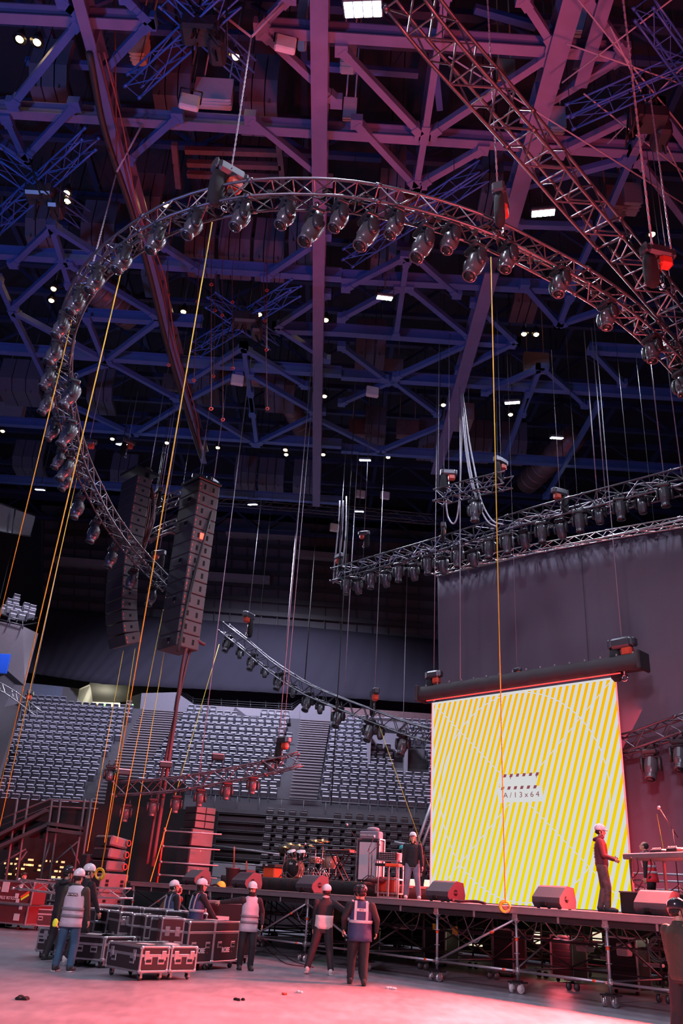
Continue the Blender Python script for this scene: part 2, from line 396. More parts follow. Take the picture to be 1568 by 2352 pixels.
# ---- roof steel: one welded frame
roof = thing('roof_steel_frame', 'blue-painted steel roof frame of heavy girders with V-shaped diagonal braces', 'roof frame', (0, 25, 23))
ZR = 22.0
GIRD = [((735,-60),(735,445),.46),((735,445),(727,1150),.42),((175,-60),(470,1050),.30),((1325,-60),(1168,505),.52),((1129,610),(1000,1075),.5),((1400,-60),(1330,180),.35)]
CROSS = [((-30,28),(343,48)),((598,62),(1434,120)),((-30,248),(1600,353)),((-30,577),(784,632)),((784,635),(1284,660)),((200,722),(465,738)),
 ((635,752),(784,758)),((784,758),(1184,787)),((-30,798),(784,855)),((784,860),(1600,910)),((1354,800),(1600,815)),((-30,965),(784,1020)),((784,1030),(1600,1080)),((-30,1098),(784,1150))]
DIAG = [((182,48),(30,238)),((145,0),(182,28)),((288,-10),(343,45)),((343,50),(235,165)),((172,240),(58,362)),((15,270),(58,362)),((-10,320),(58,365)),
 ((408,265),(295,365)),((575,270),(752,415)),((665,-10),(598,60)),((602,72),(772,232)),((784,112),(966,305)),((1024,-20),(976,305)),((976,305),(956,425)),
 ((819,280),(954,425)),((991,305),(1264,125)),((969,420),(1109,340)),((1209,265),(1429,130)),((1201,-5),(1269,100)),((1349,-5),(1429,115)),
 ((1284,350),(1509,240)),((1509,240),(1600,370)),((1394,490),(1454,350)),((1454,350),(1509,240)),((1469,370),(1590,530)),((1174,435),(1439,365)),
 ((120,520),(30,605)),((120,520),(160,655)),((120,518),(225,585)),((145,600),(30,705)),((160,605),(360,725)),((-5,640),(30,720)),((30,720),(105,870)),
 ((30,715),(245,830)),((200,730),(240,830)),((365,735),(240,830)),((250,830),(405,915)),((367,560),(460,620)),((750,540),(610,635)),((750,675),(635,750)),
 ((635,750),(750,825)),((560,795),(440,870)),((560,795),(580,950)),((560,800),(700,885)),((550,855),(410,930)),((575,860),(720,945)),((240,835),(110,890)),
 ((929,590),(794,660)),((934,595),(909,770)),((954,590),(1049,675)),((939,660),(1079,775)),((914,660),(784,730)),((1089,695),(1184,785)),((1184,785),(1054,850)),
 ((784,795),(884,870)),((1084,785),(909,865)),((899,875),(784,925)),((904,875),(1004,950)),((1204,655),(1284,745)),((1284,745),(1424,700)),((1284,745),(1309,680)),
 ((1239,845),(1114,900)),((1239,845),(1199,950)),((1249,845),(1344,930)),((1359,805),(1429,880)),((150,925),(300,995)),((415,930),(310,995)),
 ((440,930),(585,1018)),((740,945),(595,1015)),((575,900),(590,1020)),((1214,900),(1159,1050)),((1374,930),(1254,1140)),((1019,975),(874,1035)),((724,960),(874,1035)),((1180,515),(1345,520)),((1310,660),(1390,480))]
for a, b, w in GIRD:
    m = MB(); A = pz(*a, ZR); B = pz(*b, ZR); m.ibeam(A, B, w, .7)
    t = (B-A); n = int(t.length/1.6)
    for k in range(1, n): p = A+t*k/n; m.box(p+Vector((0, 0, 0)), (w*.96, .05, .66))
    m.build('main_girder', 'roof_pale_lit', roof, world=True)
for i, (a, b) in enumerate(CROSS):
    m = MB(); A = pz(*a, ZR+.05); B = pz(*b, ZR+.05); m.ibeam(A, B, .30, .40); m.build('cross_beam', 'roof_pale_lit' if i < 3 else 'roof_blue', roof, world=True)
n_d = 0
for a, b in DIAG:
    m = MB(); A = pz(*a, ZR-.15); B = pz(*b, ZR-.15); m.bar(A, B, .19, .22); d = (B-A).normalized()*.30
    m.box(A, (.34, .34, .26)); m.box(B, (.34, .34, .26)); m.bar(A, A+d, .25, .28); m.bar(B-d, B, .25, .28)
    m.build('diagonal_brace', 'roof_pale_lit' if (a[1] < 430 and a[0] > 560) else 'roof_blue', roof, world=True); n_d += 1

# upper chord grid of the roof, higher and darker
up_ = thing('roof_purlins', 'dark secondary roof trusses above the main blue roof frame', 'roof truss', (0, 25, 28))
for i in range(12):
    Y = 9+i*4.6; m = MB(); m.bar((-34, Y, 28.6), (34, Y, 28.6), .28, .3); m.bar((-34, Y, 26.9), (34, Y, 26.9), .22, .24)
    for k in range(-16, 16): m.bar((k*2.1, Y, 26.9 if k % 2 else 28.6), (k*2.1+2.1, Y, 28.6 if k % 2 else 26.9), .12, .12)
    m.build('purlin_truss', 'roof_dark', up_, world=True)
for i in range(14):
    X = -30+i*4.6; m = MB(); m.bar((X, 6, 29.2), (X, 64, 29.2), .24, .26); m.build('rafter', 'roof_dark', up_, world=True)
for i, (x0, y0, x1, y1) in enumerate(((400,330,410,430),(640,330,650,420),(425,345,640,352),(430,375,645,382),(430,400,640,410),(1000,150,1010,250),(700,150,960,170),(1090,20,1230,60),(60,140,330,160),(420,190,560,200))):
    MB().bar(pz(x0, y0, 25), pz(x1, y1, 25), .2, .2).build('catwalk_rail', 'duct' if x0 > 380 and y0 > 300 else 'roof_blue', up_, world=True)

# ---- acoustic baffle banks hung in rows (bent three-panel boxes)
def baffle(x, y, wpx, z, label, n=3, mt='baffle'):
    p = pz(x, y, z); w = wpx*depth_of(p)/F_PX
    t = thing('acoustic_baffle', label, 'acoustic baffle', p, 0, 'black acoustic baffles hung below the roof')
    for k in range(n):
        m = MB(); X0 = -w/2+w*k/n; pr = [(0, 0), (1.15, .18), (1.5, .75), (1.5, 1.9), (1.3, 1.9), (1.3, .85), (1.05, .4), (0, .22)]
        pr = [(a-1.2, b) for a, b in pr]
        m.prism(pr, (X0+.02, 0, 0), Vector((0, -1, 0)), Vector((0, 0, 1)), Vector((1, 0, 0)), w/n-.04)
        m.build('panel', mt, t)
    MB().tube((-w*.3, 0, .1), (-w*.3, 0, 30.97-z), .02).tube((w*.3, 0, .1), (w*.3, 0, 30.97-z), .02).build('suspension_cable', 'cable_black', t)
BAF = [(105,205,90),(390,225,88),(590,240,90),(90,550,75),(220,560,80),(455,590,70),(535,595,75),(615,600,72),(40,905,95),(225,925,60),(140,940,60),(330,500,70),
 (850,820,70),(900,440,60),(60,1080,70),(170,1095,80),(280,1110,60),(620,1120,60),(700,1125,60),(560,1115,50),(1100,1040,60),(1180,1045,60),(990,1035,60),(860,1010,50),(640,920,70),(1130,450,50),(1210,700,60),(690,560,60),(880,600,60),(350,640,60),(470,900,60)]
for band, lo, hi in (('uppermost', 0, 420), ('middle', 420, 800), ('lowest', 800, 2000)):
    for i, (x, y, w) in enumerate(sorted(q for q in BAF if lo <= q[1] < hi)):
        baffle(x, y, w, 23.6, 'black three-panel acoustic baffle, %s from the left in the %s band under the roof' % (ordw(i), band))

# pale lit boxes and ducts between the girders
for i, (x, y, w, h, m_, lab) in enumerate(((492,218,85,36,'panel_pale','pink-lit rectangular ventilation box between two black baffles'),(803,258,30,26,'panel_pale','small pink-lit box below the roof right of the central girder'),
  (1318,68,45,55,'panel_pale','large pink-lit box beside the right-hand girder near the top'),(1277,282,34,36,'panel_pale','pink-lit box under the right-hand girder'),(322,115,34,40,'beige','tall beige louvred box glowing in the upper left roof'),
  (1160,172,40,28,'beige','beige louvred vent behind the red corner truss'),(893,850,62,28,'panel_grey','long grey loudspeaker box on a roof beam'),(1410,470,50,60,'duct','rusty vertical duct box at the right of the roof'),(1230,835,55,24,'beige','beige ceiling unit with a bright edge in the right roof'),
  (827,985,50,20,'duct','brown ventilation box in the far middle roof'),(935,988,50,26,'duct','brown ventilation box right of its neighbour in the far roof'),(1060,960,46,70,'panel_grey','ribbed grey curtain duct in the far right roof'),(1445,460,40,50,'panel_grey','grey box hanging at the far right of the roof'),
  (20,945,70,24,'panel_grey','grey lamp box at the left edge under the roof'),(395,880,40,14,'duct','brown box on the left roof frame'),(800,130,35,50,'panel_pale','pink-lit upright box near the top beside the central girder'),(695,60,20,90,'panel_pale','pink-lit tall narrow box left of the central girder'))):
    p = pz(x, y, 24.3); k = depth_of(p)/F_PX; m = MB().bbox((0, 0, 0), (w*k, h*k*.9, .9), .05)
    for q in range(3): m.box((0, -h*k*.45*(1-q*.5), 0), (w*k*1.02, .04, .94))
    m.tube((-w*k*.35, 0, .4), (-w*k*.35, 0, 6.7), .025).tube((w*k*.35, 0, .4), (w*k*.35, 0, 6.7), .025)
    tag(m.build('ventilation_box', m_, None, loc=p), lab, 'ventilation box')
for i, (a, b, r, lab) in enumerate((((170,620),(305,725),.75,'red-lit round ventilation duct crossing the left of the roof'),((640,880),(700,1000),.5,'dull brown round duct in the middle of the roof'),((460,860),(680,880),.4,'long brown round duct behind the hanging red slings'),
  ((1320,1000),(1210,1110),.7,'segmented grey round duct at the far right'),((0,905),(150,915),.4,'olive round duct at the left edge'),((880,460),(1000,480),.5,'dark round duct above the ring truss'))):
    A = pz(*a, 25); B = pz(*b, 25); m = MB().tube(A, B, r, 16)
    for k in range(1, 8): p = A.lerp(B, k/8); m.tube(p, p+(B-A).normalized()*.08, r*1.06, 16)
    t = thing('ventilation_duct', lab, 'duct', A); m.build('duct_body', 'duct', t, world=True)
    m = MB(); 
    for k in (.2, .8): p = A.lerp(B, k); m.tube(p, (p.x, p.y, 29), .03)
    m.build('hanger', 'cable_black', t, world=True)

# ---- flood lights
def flood(x, y, s, i):
    p = pz(x, y, 21.0); t = thing('floodlight', FLAB[i], 'floodlight', p, rnd.uniform(-.3, .3))
    R = Matrix.Rotation(.35, 3, 'X'); k = s*.8
    MB().bbox((0, 0, .05), (.95*k, .62*k, .12), .03, R).build('housing', 'alu_dark', t)
    m = MB()
    for ix in range(4):
        for iy in range(2): m.bbox(R @ Vector(((ix-1.5)*.22*k, (iy-.5)*.27*k, -.03)), (.19*k, .23*k, .03), .01, R)
    m.build('led_module', 'white_flood', t)
    MB().path([(-.5*k, 0, .05), (-.5*k, 0, .4), (.5*k, 0, .4), (.5*k, 0, .05)], .02).tube((0, 0, .4), (0, 0, 9.95), .025).build('bracket', 'black_metal', t)
FLAB = ['brightest white floodlight at the very top beside the pink girder','white LED floodlight over the bright blue beam right of the ring truss','tilted white LED floodlight in the middle of the roof under a blue brace',
 'white LED floodlight far right with a warm lamp just below it','square white floodlight hanging above the far right duct','white floodlight in the middle distance left of the hanging cables','white floodlight at the left over the hanging line arrays',
 'small white floodlight at the far left edge of the roof','small white floodlight above the far horizontal truss','small yellowish floodlight on the far truss between two cables','coloured floodlight half hidden by the ring truss at the right edge','small blue and white floodlight above the backdrop truss']
for i, (x, y, s) in enumerate(FLOODS): flood(x, y, s, i)
WARM = sorted([(45,90),(85,97),(503,128),(541,130),(153,443),(155,462),(123,663),(118,690),(380,470),(421,716),(571,720),(595,722),(748,735),(1203,767),(1231,768),(745,910),(1018,930),(1172,952),(258,1008),(383,1017),(500,1028),(655,1033),(657,1044),(742,1044),(891,1050),(6,990),(1497,538)])
wm = None
for i, (x, y) in enumerate(WARM):
    p = pz(x, y, 23); lab = 'small warm yellow roof lamp, %s counting from the left' % ordw(i)
    if wm is None:
        wm = thing('roof_lamp', lab, 'lamp', p, 0, 'warm roof lamps')
        MB().lathe([(.05,.4),(.09,.3),(.16,.12),(.20,.0)], 12).build('lamp_shade', 'black_metal', wm)
        MB().ell((0, 0, .01), (.11, .11, .09)).build('bulb', 'warm_lamp', wm)
        MB().tube((0, 0, .4), (0, 0, 8.0), .015).build('stem', 'black_metal', wm)
    else: copy_tree(wm, lab, loc=p)

# ================================================================== stand, walls above it
def seat_row(i): return 57.2-.77*i, 12.2-.42*i          # row 0 is the top row
stand = MB()
for i in range(-1, 24):
    Y, z = seat_row(i)
    x1 = 26 if i < 18 else -8.5
    stand.box(((-34+x1)/2, Y+.2, z/2-.25+.0), (34+x1, .79, z-.05))
st = struct('trim_1', stand, 'concrete_dark'); 
def edge_x(a, b, Y): return a.x+(b.x-a.x)*(Y-a.y)/(b.y-a.y)
def bpt(x, y, i):  Y, z = seat_row(i); return py(x, y, Y)
# aisle edges in the world, each a line on the plan of the stand
EL = {'Ll': (bpt(45,1620,0), bpt(-75,1850,17)), 'Lr': (bpt(330,1640,0), bpt(200,1870,18)), 'Ml': (bpt(425,1640,0), bpt(305,1830,14)), 'Mr': (bpt(690,1655,0), bpt(665,1830,14)), 'Rl': (bpt(757,1665,0), bpt(728,1840,14)), 'Rr': (bpt(1130,1690,0), bpt(1130,1860,14))}
# aisle stairs: pale treads between the blocks
for nm, a, b, lab, last in (('aisle_stairs','Lr','Ml','grey aisle stairs between the left and the middle block of seats',19),('aisle_stairs','Mr','Rl','grey aisle stairs between the middle and the right block of seats',15)):
    m = MB()
    for i in range(last):
        Y, z = seat_row(i)
        xa = edge_x(*EL[a], Y); xb = edge_x(*EL[b], Y)
        for k in range(2):
            m.box(((xa+xb)/2, Y-.02-.38*k, z-.02-.21*k), (abs(xb-xa), .34, .07))
    tag(m.build(nm, 'stair_grey'), lab, 'stairs')
# one seat: folded shell with a pale top edge
def make_seat(nm, body, cap):
    me = MB().bbox((0, .05, .52), (.39, .07, .46), .03, Matrix.Rotation(-.15, 3, 'X')).bbox((0, -.06, .36), (.38, .10, .34), .03, Matrix.Rotation(.12, 3, 'X')).box((-.225, -.02, .28), (.03, .26, .5)).mesh(nm)
    me.materials.append(MT[body]); me.materials.append(MT[cap])
    m2 = MB().bbox((0, -.10, .53), (.35, .09, .06), .02).bbox((0, .02, .76), (.35, .10, .035), .01)
    bm = bmesh.new(); bm.from_mesh(me); n0 = len(bm.faces); t = m2.mesh('t'); bm.from_mesh(t); bm.faces.ensure_lookup_table()
    for f in bm.faces[n0:]: f.material_index = 1
    bm.to_mesh(me); bm.free(); return me
smesh = make_seat('stadium_seat', 'seat_grey', 'seat_cap')
slots = []
for blk, (a, b, i0, i1) in {'left': ('Ll','Lr',0,21), 'middle': ('Ml','Mr',0,15), 'right': ('Rl','Rr',0,15)}.items():
    for i in range(i0, i1+1):
        Y, z = seat_row(i); xa = edge_x(*EL[a], Y)+.35; xb = edge_x(*EL[b], Y)-.15
        if blk == 'middle' and i < 2: 
            if i == 0: xb = edge_x(*EL['Mr'], Y)-.2
        n = int((xb-xa)/.5)
        for k in range(n):
            x = xa+k*.5+(.12 if i % 2 else 0)
            if blk == 'middle' and i <= 1 and 2.3+(edge_x(*EL['Ml'], Y)) + (1.3 if i == 1 else 0) < x < edge_x(*EL['Mr'], Y)-2.6: continue
            if blk == 'left' and i == 0 and x > edge_x(*EL['Ll'], Y)+3.2 and x < edge_x(*EL['Lr'], Y)-1.5: continue
            if blk == 'right' and i in (5, 6, 7, 8, 9, 10) and 4.1 < x-edge_x(*EL['Rl'], Y) < 4.1+1.9: continue
            slots.append((Y, x, z, blk))
slots.sort()
for n_, (Y, x, z, blk) in enumerate(slots[:300]):
    o = bpy.data.objects.new('stadium_seat', smesh); COL.objects.link(o); o.location = (x, Y, z-.25)
    tag(o, 'grey tip-up seat with a pale edge in the front rows of the %s block' % blk, 'seat', 'front-row tip-up seats of the %s block' % blk)
bm = bmesh.new()
for (Y, x, z, blk) in slots[300:]:
    n0 = len(bm.verts); bm.from_mesh(smesh); bm.verts.ensure_lookup_table()
    bmesh.ops.translate(bm, verts=bm.verts[n0:], vec=(x, Y, z-.25))
me = bpy.data.meshes.new('stadium_seats'); bm.to_mesh(me); bm.free(); me.materials.append(MT['seat_grey']); me.materials.append(MT['seat_cap'])
o = bpy.data.objects.new('stadium_seats', me); COL.objects.link(o); tag(o, 'remaining rows of grey tip-up seats higher up the stand', 'seats', kind='stuff')

# vomitory doorway in the right block
t = thing('stand_entrance', 'dark walled entrance opening cut into the right block of seats', 'entrance', py(885, 1785, 51.5))
m = MB(); m.box((-1.1, .2, 1.2), (.15, 3.2, 3.2)).box((1.1, .2, 1.2), (.15, 3.2, 3.2)).box((0, 1.6, 1.4), (2.3, .15, 3.4)).box((0, -.2, 2.75), (2.3, 1.4, .15)); m.build('side_walls', 'panel_grey', t)
MB().bbox((0, 1.45, .9), (1.2, .1, 2.0), .02).build('door', 'concrete_dark', t); MB().box((0, -1.4, 2.9), (2.4, .08, .5)).tube((-1.2, -1.5, 3.2), (1.2, -1.5, 3.2), .03).build('parapet', 'panel_grey', t)

# angled wall panels above the seats (y 1550..1660)
def poly(pts, thick, name, m, lab=None, cat='wall panel', structn=None):
    """slab whose front outline is a list of world points (planar enough), thickness backwards (+Y)"""
    mb = MB(); n = len(pts); A = [Vector(p) for p in pts]; B = [p+Vector((0, thick, 0)) for p in A]
    mb.add(A+B, [tuple(range(n)), tuple(range(2*n-1, n-1, -1))]+[(i, n+i, n+(i+1) % n, (i+1) % n) for i in range(n)])
    o = mb.build(name, m)
    if structn: o['kind'] = 'structure'
    else: tag(o, lab, cat)
    return o
P58 = lambda *q: [py(x, y, Y) for x, y, Y in q]
poly(P58((55,1568,58.5),(145,1577,58.5),(135,1640,58.5),(45,1625,58.5)), .3, 'wall_panel', 'panel_blue', 'flat blue-grey wall panel above the left end of the seats')
poly(P58((145,1577,58.5),(182,1582,60),(172,1640,60),(135,1640,58.5)), .3, 'wall_panel', 'concrete_dark', 'dark return of the blue-grey wall panel beside the lit entrance')
poly(P58((325,1592,58.5),(405,1590,58.5),(392,1665,58.5),(318,1660,58.5)), .3, 'wall_panel', 'panel_grey', 'grey wall panel at the head of the left aisle stairs')
poly(P58((300,1600,60),(325,1592,58.5),(318,1660,58.5),(298,1655,60)), .3, 'wall_panel', 'concrete_dark', 'dark narrow wall panel right of the lit entrance')
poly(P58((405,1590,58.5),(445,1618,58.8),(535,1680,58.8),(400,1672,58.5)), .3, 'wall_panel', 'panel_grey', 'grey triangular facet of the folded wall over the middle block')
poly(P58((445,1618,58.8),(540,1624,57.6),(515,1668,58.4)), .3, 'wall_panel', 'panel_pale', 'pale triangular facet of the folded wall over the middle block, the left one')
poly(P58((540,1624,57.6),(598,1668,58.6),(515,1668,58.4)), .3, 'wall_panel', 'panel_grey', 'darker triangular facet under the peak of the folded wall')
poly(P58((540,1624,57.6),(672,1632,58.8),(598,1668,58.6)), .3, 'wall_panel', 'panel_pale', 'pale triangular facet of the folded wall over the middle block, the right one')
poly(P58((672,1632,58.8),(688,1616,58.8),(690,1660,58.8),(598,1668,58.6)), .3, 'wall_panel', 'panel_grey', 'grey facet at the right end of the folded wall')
poly(P58((688,1616,58.8),(760,1622,58.8),(757,1690,58.8),(686,1685,58.8)), .3, 'wall_panel', 'panel_grey', 'grey wall panel at the head of the right aisle stairs')
poly(P58((757,1622,58.9),(1000,1640,58.9),(1000,1700,58.9),(757,1680,58.9)), .3, 'wall_panel', 'duct', 'reddish brown wall strip above the right block of seats')
# lit entrance
t = thing('lit_entrance', 'brightly lit entrance with a green exit sign above the left block', 'entrance', py(235, 1630, 61))
poly(P58((182,1582,60),(205,1572,61),(212,1612,64),(172,1640,60)), .3, 'entrance_wall', 'panel_pale').parent = None
for o in [bpy.data.objects['entrance_wall']]: 
    o.parent = t; o.location = -t.location
    for k in ('label', 'category'):
        if k in o: del o[k]
m = MB(); A = P58((205,1568,61),(300,1572,61),(296,1612,64),(212,1612,64)); m.add(A, [(0, 1, 2, 3)]); m.add([p+Vector((0,0,.2)) for p in A], [(3,2,1,0)]); m.build('soffit', 'concrete_dark', t, world=True)
m = MB(); A = P58((208,1612,64),(275,1614,64),(272,1650,64),(205,1650,64)); m.add(A+[p+Vector((0,.2,0)) for p in A], [(0,1,2,3),(7,6,5,4)]); m.build('lit_back_wall', 'lit_white', t, world=True)  # wall glows by itself, the entrance lighting put into its material
MB().box(py(228,1627,63.8), (1.6,.1,.55)).build('wooden_panel', 'beige', t, world=True)
MB().bbox(py(242,1619,62), (.45,.08,.28), .02).build('exit_sign', 'green_sign', t, world=True)
for x, y, l in ((299,1621,'small green exit sign right of the lit entrance'),(836,1656,'small green exit sign above the right block of seats, the left one'),(894,1660,'small green exit sign above the right block of seats, the right one')):
    tag(MB().bbox((0,0,0), (.42,.07,.26), .02).build('exit_sign', 'green_sign', None, loc=py(x, y, 58.3)), l, 'exit sign')
# railing
t = thing('balcony_railing', 'black balcony railing with four rails above the folded wall', 'railing', py(540, 1610, 59.2))
m = MB()
for k in range(4):
    m.path([py(415,1583+k*5,59), py(443,1605+k*5,59), py(545,1611+k*5.2,59), py(670,1618+k*5.2,59), py(690,1606+k*5,59)], .035)
m.build('rails', 'black_metal', t, world=True)
for x in (443, 477, 508, 545, 575, 610, 640, 670):
    MB().tube(py(x, 1600+(x-443)*.06, 59), py(x, 1628+(x-443)*.06, 59), .04).build('post', 'black_metal', t, world=True)
poly(P58((395,1640,61),(395,1560,61),(1010,1600,61),(1010,1680,61)), .2, 'wall_recess', 'roof_deck', structn=True); bpy.data.objects['wall_recess'].name = 'trim_2'

# big dark drape over the upper tier, gently pleated, sagging hem
def drape(name, top, bottom, n, amp, m, lab, cat, nv=10, thick=.02):
    mb = MB(); vs = []; fs = []
    for j in range(nv+1):
        for i in range(n+1):
            f = i/n; k = f*(len(top)-1); q = min(int(k), len(top)-2); g = k-q
            T = top[q].lerp(top[q+1], g); B = bottom[q].lerp(bottom[q+1], g)
            p = T.lerp(B, j/nv); d = (top[-1]-top[0]); nrm = Vector((d.y, -d.x, 0)).normalized()
            w = amp*(math.sin(i*1.9)+.5*math.sin(i*.77+j*.2))*(.4+.6*j/nv)
            vs.append(p+nrm*w)
    for j in range(nv):
        for i in range(n): fs.append((j*(n+1)+i, j*(n+1)+i+1, (j+1)*(n+1)+i+1, (j+1)*(n+1)+i))
    mb.add(vs, fs, True); o = mb.build(name, m); md = o.modifiers.new('solid', 'SOLIDIFY'); md.thickness = thick
    return tag(o, lab, cat)
drape('upper_tier_drape', P58((100,1395,60),(400,1420,60),(700,1440,60),(1010,1470,60)), P58((62,1545,58),(240,1572,58.5),(600,1590,58.5),(1010,1618,58.5)), 90, .05, 'drape', 'huge dark blue-black cloth covering the upper tier above the seats', 'drape')
poly(P58((95,1160,61),(1030,1225,61),(1030,1480,61),(95,1405,61)), .2, 'wall_upper', 'concrete_dark', structn=True)
m = MB()
for k in range(7): m.bar(py(100, 1190+k*30, 60.6), py(1030, 1250+k*32, 60.6), .15, .35)
for k in range(26): m.bar(py(100+k*36, 1190+k*2.2, 60.7), py(96+k*36, 1400+k*2.4, 60.7), .06, .06)
o = m.build('upper_tier_rows', 'seat_black'); tag(o, 'dark empty upper tier rows behind the hanging trusses', 'seating tier')
for i, (x0, y0, x1, y1) in enumerate(((130,1290,250,1300),(400,1320,620,1335),(680,1275,800,1285),(520,1225,690,1232))):
    tag(MB().bar(py(x0,y0,60.4), py(x1,y1,60.4), 1.1, .5).build('tier_fascia', 'stair_grey'), 'faint grey fascia strip on the dark upper tier, %s from the left end' % ordw(i), 'fascia')

# left side balcony: pale faceted concrete, seats, railing, blue panel
bal = thing('side_balcony', 'pale faceted concrete balcony end at the left edge with its railing', 'balcony', py(30, 1480, 45))
def face(q, name, m, par, th=.3):
    mb = MB(); n = len(q); A = [Vector(p) for p in q]; B = [p+Vector((-.15, th, 0)) for p in A]
    mb.add(A+B, [tuple(range(n)), tuple(range(2*n-1, n-1, -1))]+[(i, n+i, n+(i+1) % n, (i+1) % n) for i in range(n)]); return mb.build(name, m, par, world=True)
face(P58((-60,1415,44),(52,1438,44),(5,1530,46),(-60,1535,46)), 'parapet_face', 'panel_pale', bal)
face(P58((52,1438,44),(88,1455,47),(57,1575,49),(5,1530,46)), 'parapet_side', 'panel_pale', bal)
face(P58((5,1530,46),(57,1575,49),(0,1700,48),(-60,1700,46),(-60,1530,46)), 'soffit', 'concrete_dark', bal, 1.)
face(P58((-60,1640,45),(48,1615,45),(-10,1800,44),(-60,1800,44)), 'lower_wall', 'concrete_dark', bal, .8)
m = MB(); m.path(P58((-20,1405,43.8),(52,1425,43.8),(85,1418,46)), .04).path(P58((-20,1418,43.8),(52,1436,43.8),(85,1430,46)), .03)
for x, y in ((-5,1408),(22,1416),(52,1425)): m.tube(py(x,y,43.8), py(x,y+20,43.8), .03)
m.build('railing', 'alu_dark', bal, world=True)
for i, (x, y) in enumerate(((22,1385),(36,1388),(22,1398),(40,1402),(60,1395),(60,1408),(75,1400),(30,1412),(72,1412),(50,1415),(10,1400),(38,1375))):
    p = py(x, y, 46.5-(y-1375)*.03); o = bpy.data.objects.new('stadium_seat', smesh); COL.objects.link(o); o.location = p-Vector((0,0,.5)); o.rotation_euler = (0, 0, .6)
    tag(o, 'tip-up seat on the left balcony behind the pale parapet', 'seat', 'seats on the left balcony')
tag(MB().bbox((0,0,0), (.9,.12,1.0), .02).build('blue_board', 'blue_panel', None, loc=py(0,1524,42)), 'bright blue board hanging at the left edge', 'board')
# white suspended cube at left (1130..1230)
t = thing('suspended_screen_frame', 'pale mesh-covered frame hanging at the left edge below the roof', 'screen frame', py(10, 1190, 42))
face(P58((-60,1135,42),(82,1185,44),(70,1232,44),(-60,1210,42)), 'mesh_panel', 'panel_grey', t, .1)
m = MB(); m.path(P58((-60,1135,42),(82,1185,44),(70,1232,44),(-60,1210,42)), .05)
m.tube(py(35,1168,42.9), py(28,1225,42.9), .04); m.build('frame', 'alu_dark', t, world=True)
MB().tube(py(60,1178,43.5), py(60,1178,43.5)+Vector((0,0,9)), .02).build('suspension_cable', 'cable_black', t, world=True)

# retracted black bleachers in front of the stand
bl = thing('retracted_bleacher', 'black retracted bleacher rows in shadow behind the stage', 'bleacher', (-2, 43, 0))
for k in range(9):
    Y = 44.0-.30*k; z = 4.9-.42*k
    MB().box((3.5, Y, z), (21, .5, .06)).box((3.5, Y+.25, z-.2), (21, .04, .36)).tube((-7, Y-.28, z+.04), (14, Y-.28, z+.04), .03).build('row', 'seat_black', bl, world=True)
MB().box((3.5, 44.6, 2.4), (21, .3, 4.8)).build('back_panel', 'cloth_black', bl, world=True)
bmesh_seat = make_seat('bleacher_seat', 'seat_black', 'seat_black_cap')
for k in range(8):
    for q in range(16):
        x = -2.6+q*.56; 
        if q in (4, 5) and k < 2: continue
        o = bpy.data.objects.new('bleacher_seat', bmesh_seat); COL.objects.link(o); o.location = (x, 43.9-.30*k, 4.9-.42*k+.03); o.scale = (.9, .5, .45)
        tag(o, 'black folded seat shell on the retracted bleacher behind the drums', 'seat', 'black seats on the retracted bleacher')
# parapet between stand and floor (grey band at y 1830..1860)
m = MB(); m.box((4, 45.6, 4.9), (20, .12, .9)); 
for k in range(18): m.tube((-5.6+k*1.15, 45.4, 4.5), (-5.6+k*1.15, 45.4, 5.9), .025)
m.tube((-6, 45.4, 5.9), (14, 45.4, 5.9), .03)
tag(m.build('stand_parapet', 'seat_black'), 'dark parapet with railing posts at the foot of the middle seats', 'parapet')
struct('trim_3', MB().box((-22, 39.3, 1.4), (28, .3, 2.8)), 'concrete_dark')
# ================================================================== trusses
def truss(name, label, pts, w, h, rc, rb, bay, m, cat='truss', mbr=None, tri=False, step=None):
    c = resample(spline(pts), bay); n = len(c); t = thing(name, label, cat, c[0])
    ch = [[], [], [], []]
    for i, p in enumerate(c):
        tg = (c[min(i+1, n-1)]-c[max(i-1, 0)]).normalized(); sd = tg.cross(Vector((0, 0, 1))).normalized(); uu = sd.cross(tg)
        q = [(-w/2, h/2), (w/2, h/2), (w/2, -h/2), (-w/2, -h/2)] if not tri else [(-w/2, -h/2), (w/2, -h/2), (0, h/2), (0, h/2)]
        for k in range(4): ch[k].append(p+sd*q[k][0]+uu*q[k][1])
    for k in range(3 if tri else 4):
        MB().path(ch[k], rc, 7).build('chord', m, t, world=True)
    mb = MB()
    for a, b in ((0, 1), (1, 2), (2, 3), (3, 0)):
        if tri and (a, b) == (2, 3): continue
        for i in range(n-1):
            if i % 2 == 0: mb.tube(ch[a][i], ch[b][i+1], rb, 5, cap=False)
            else: mb.tube(ch[b][i], ch[a][i+1], rb, 5, cap=False)
            if a in (0, 2): mb.tube(ch[a][i], ch[b][i], rb, 5, cap=False)
    jm = mb
    for i in range(0, n, 6):
        for k in range(3 if tri else 4):
            tg = (ch[k][min(i+1, n-1)]-ch[k][max(i-1, 0)]).normalized(); jm.tube(ch[k][i]-tg*.06, ch[k][i]+tg*.06, rc*1.6, 8)
    mb.build('bracing', mbr or m, t, world=True)
    if name != 'ring_truss' and c[0].z > 5:
        sc_ = MB()
        for f_ in (.12, .88): q_ = c[int(f_*(n-1))]; sc_.tube(q_, (q_.x, q_.y, 30.97), .010, 5)
        sc_.build('suspension_cable', 'cable_black', t, world=True)
    return t, c
RA, RB = 15.3, -.08
RP = lambda x, y, dz=0.: pp(x, y, RA+dz, RB)
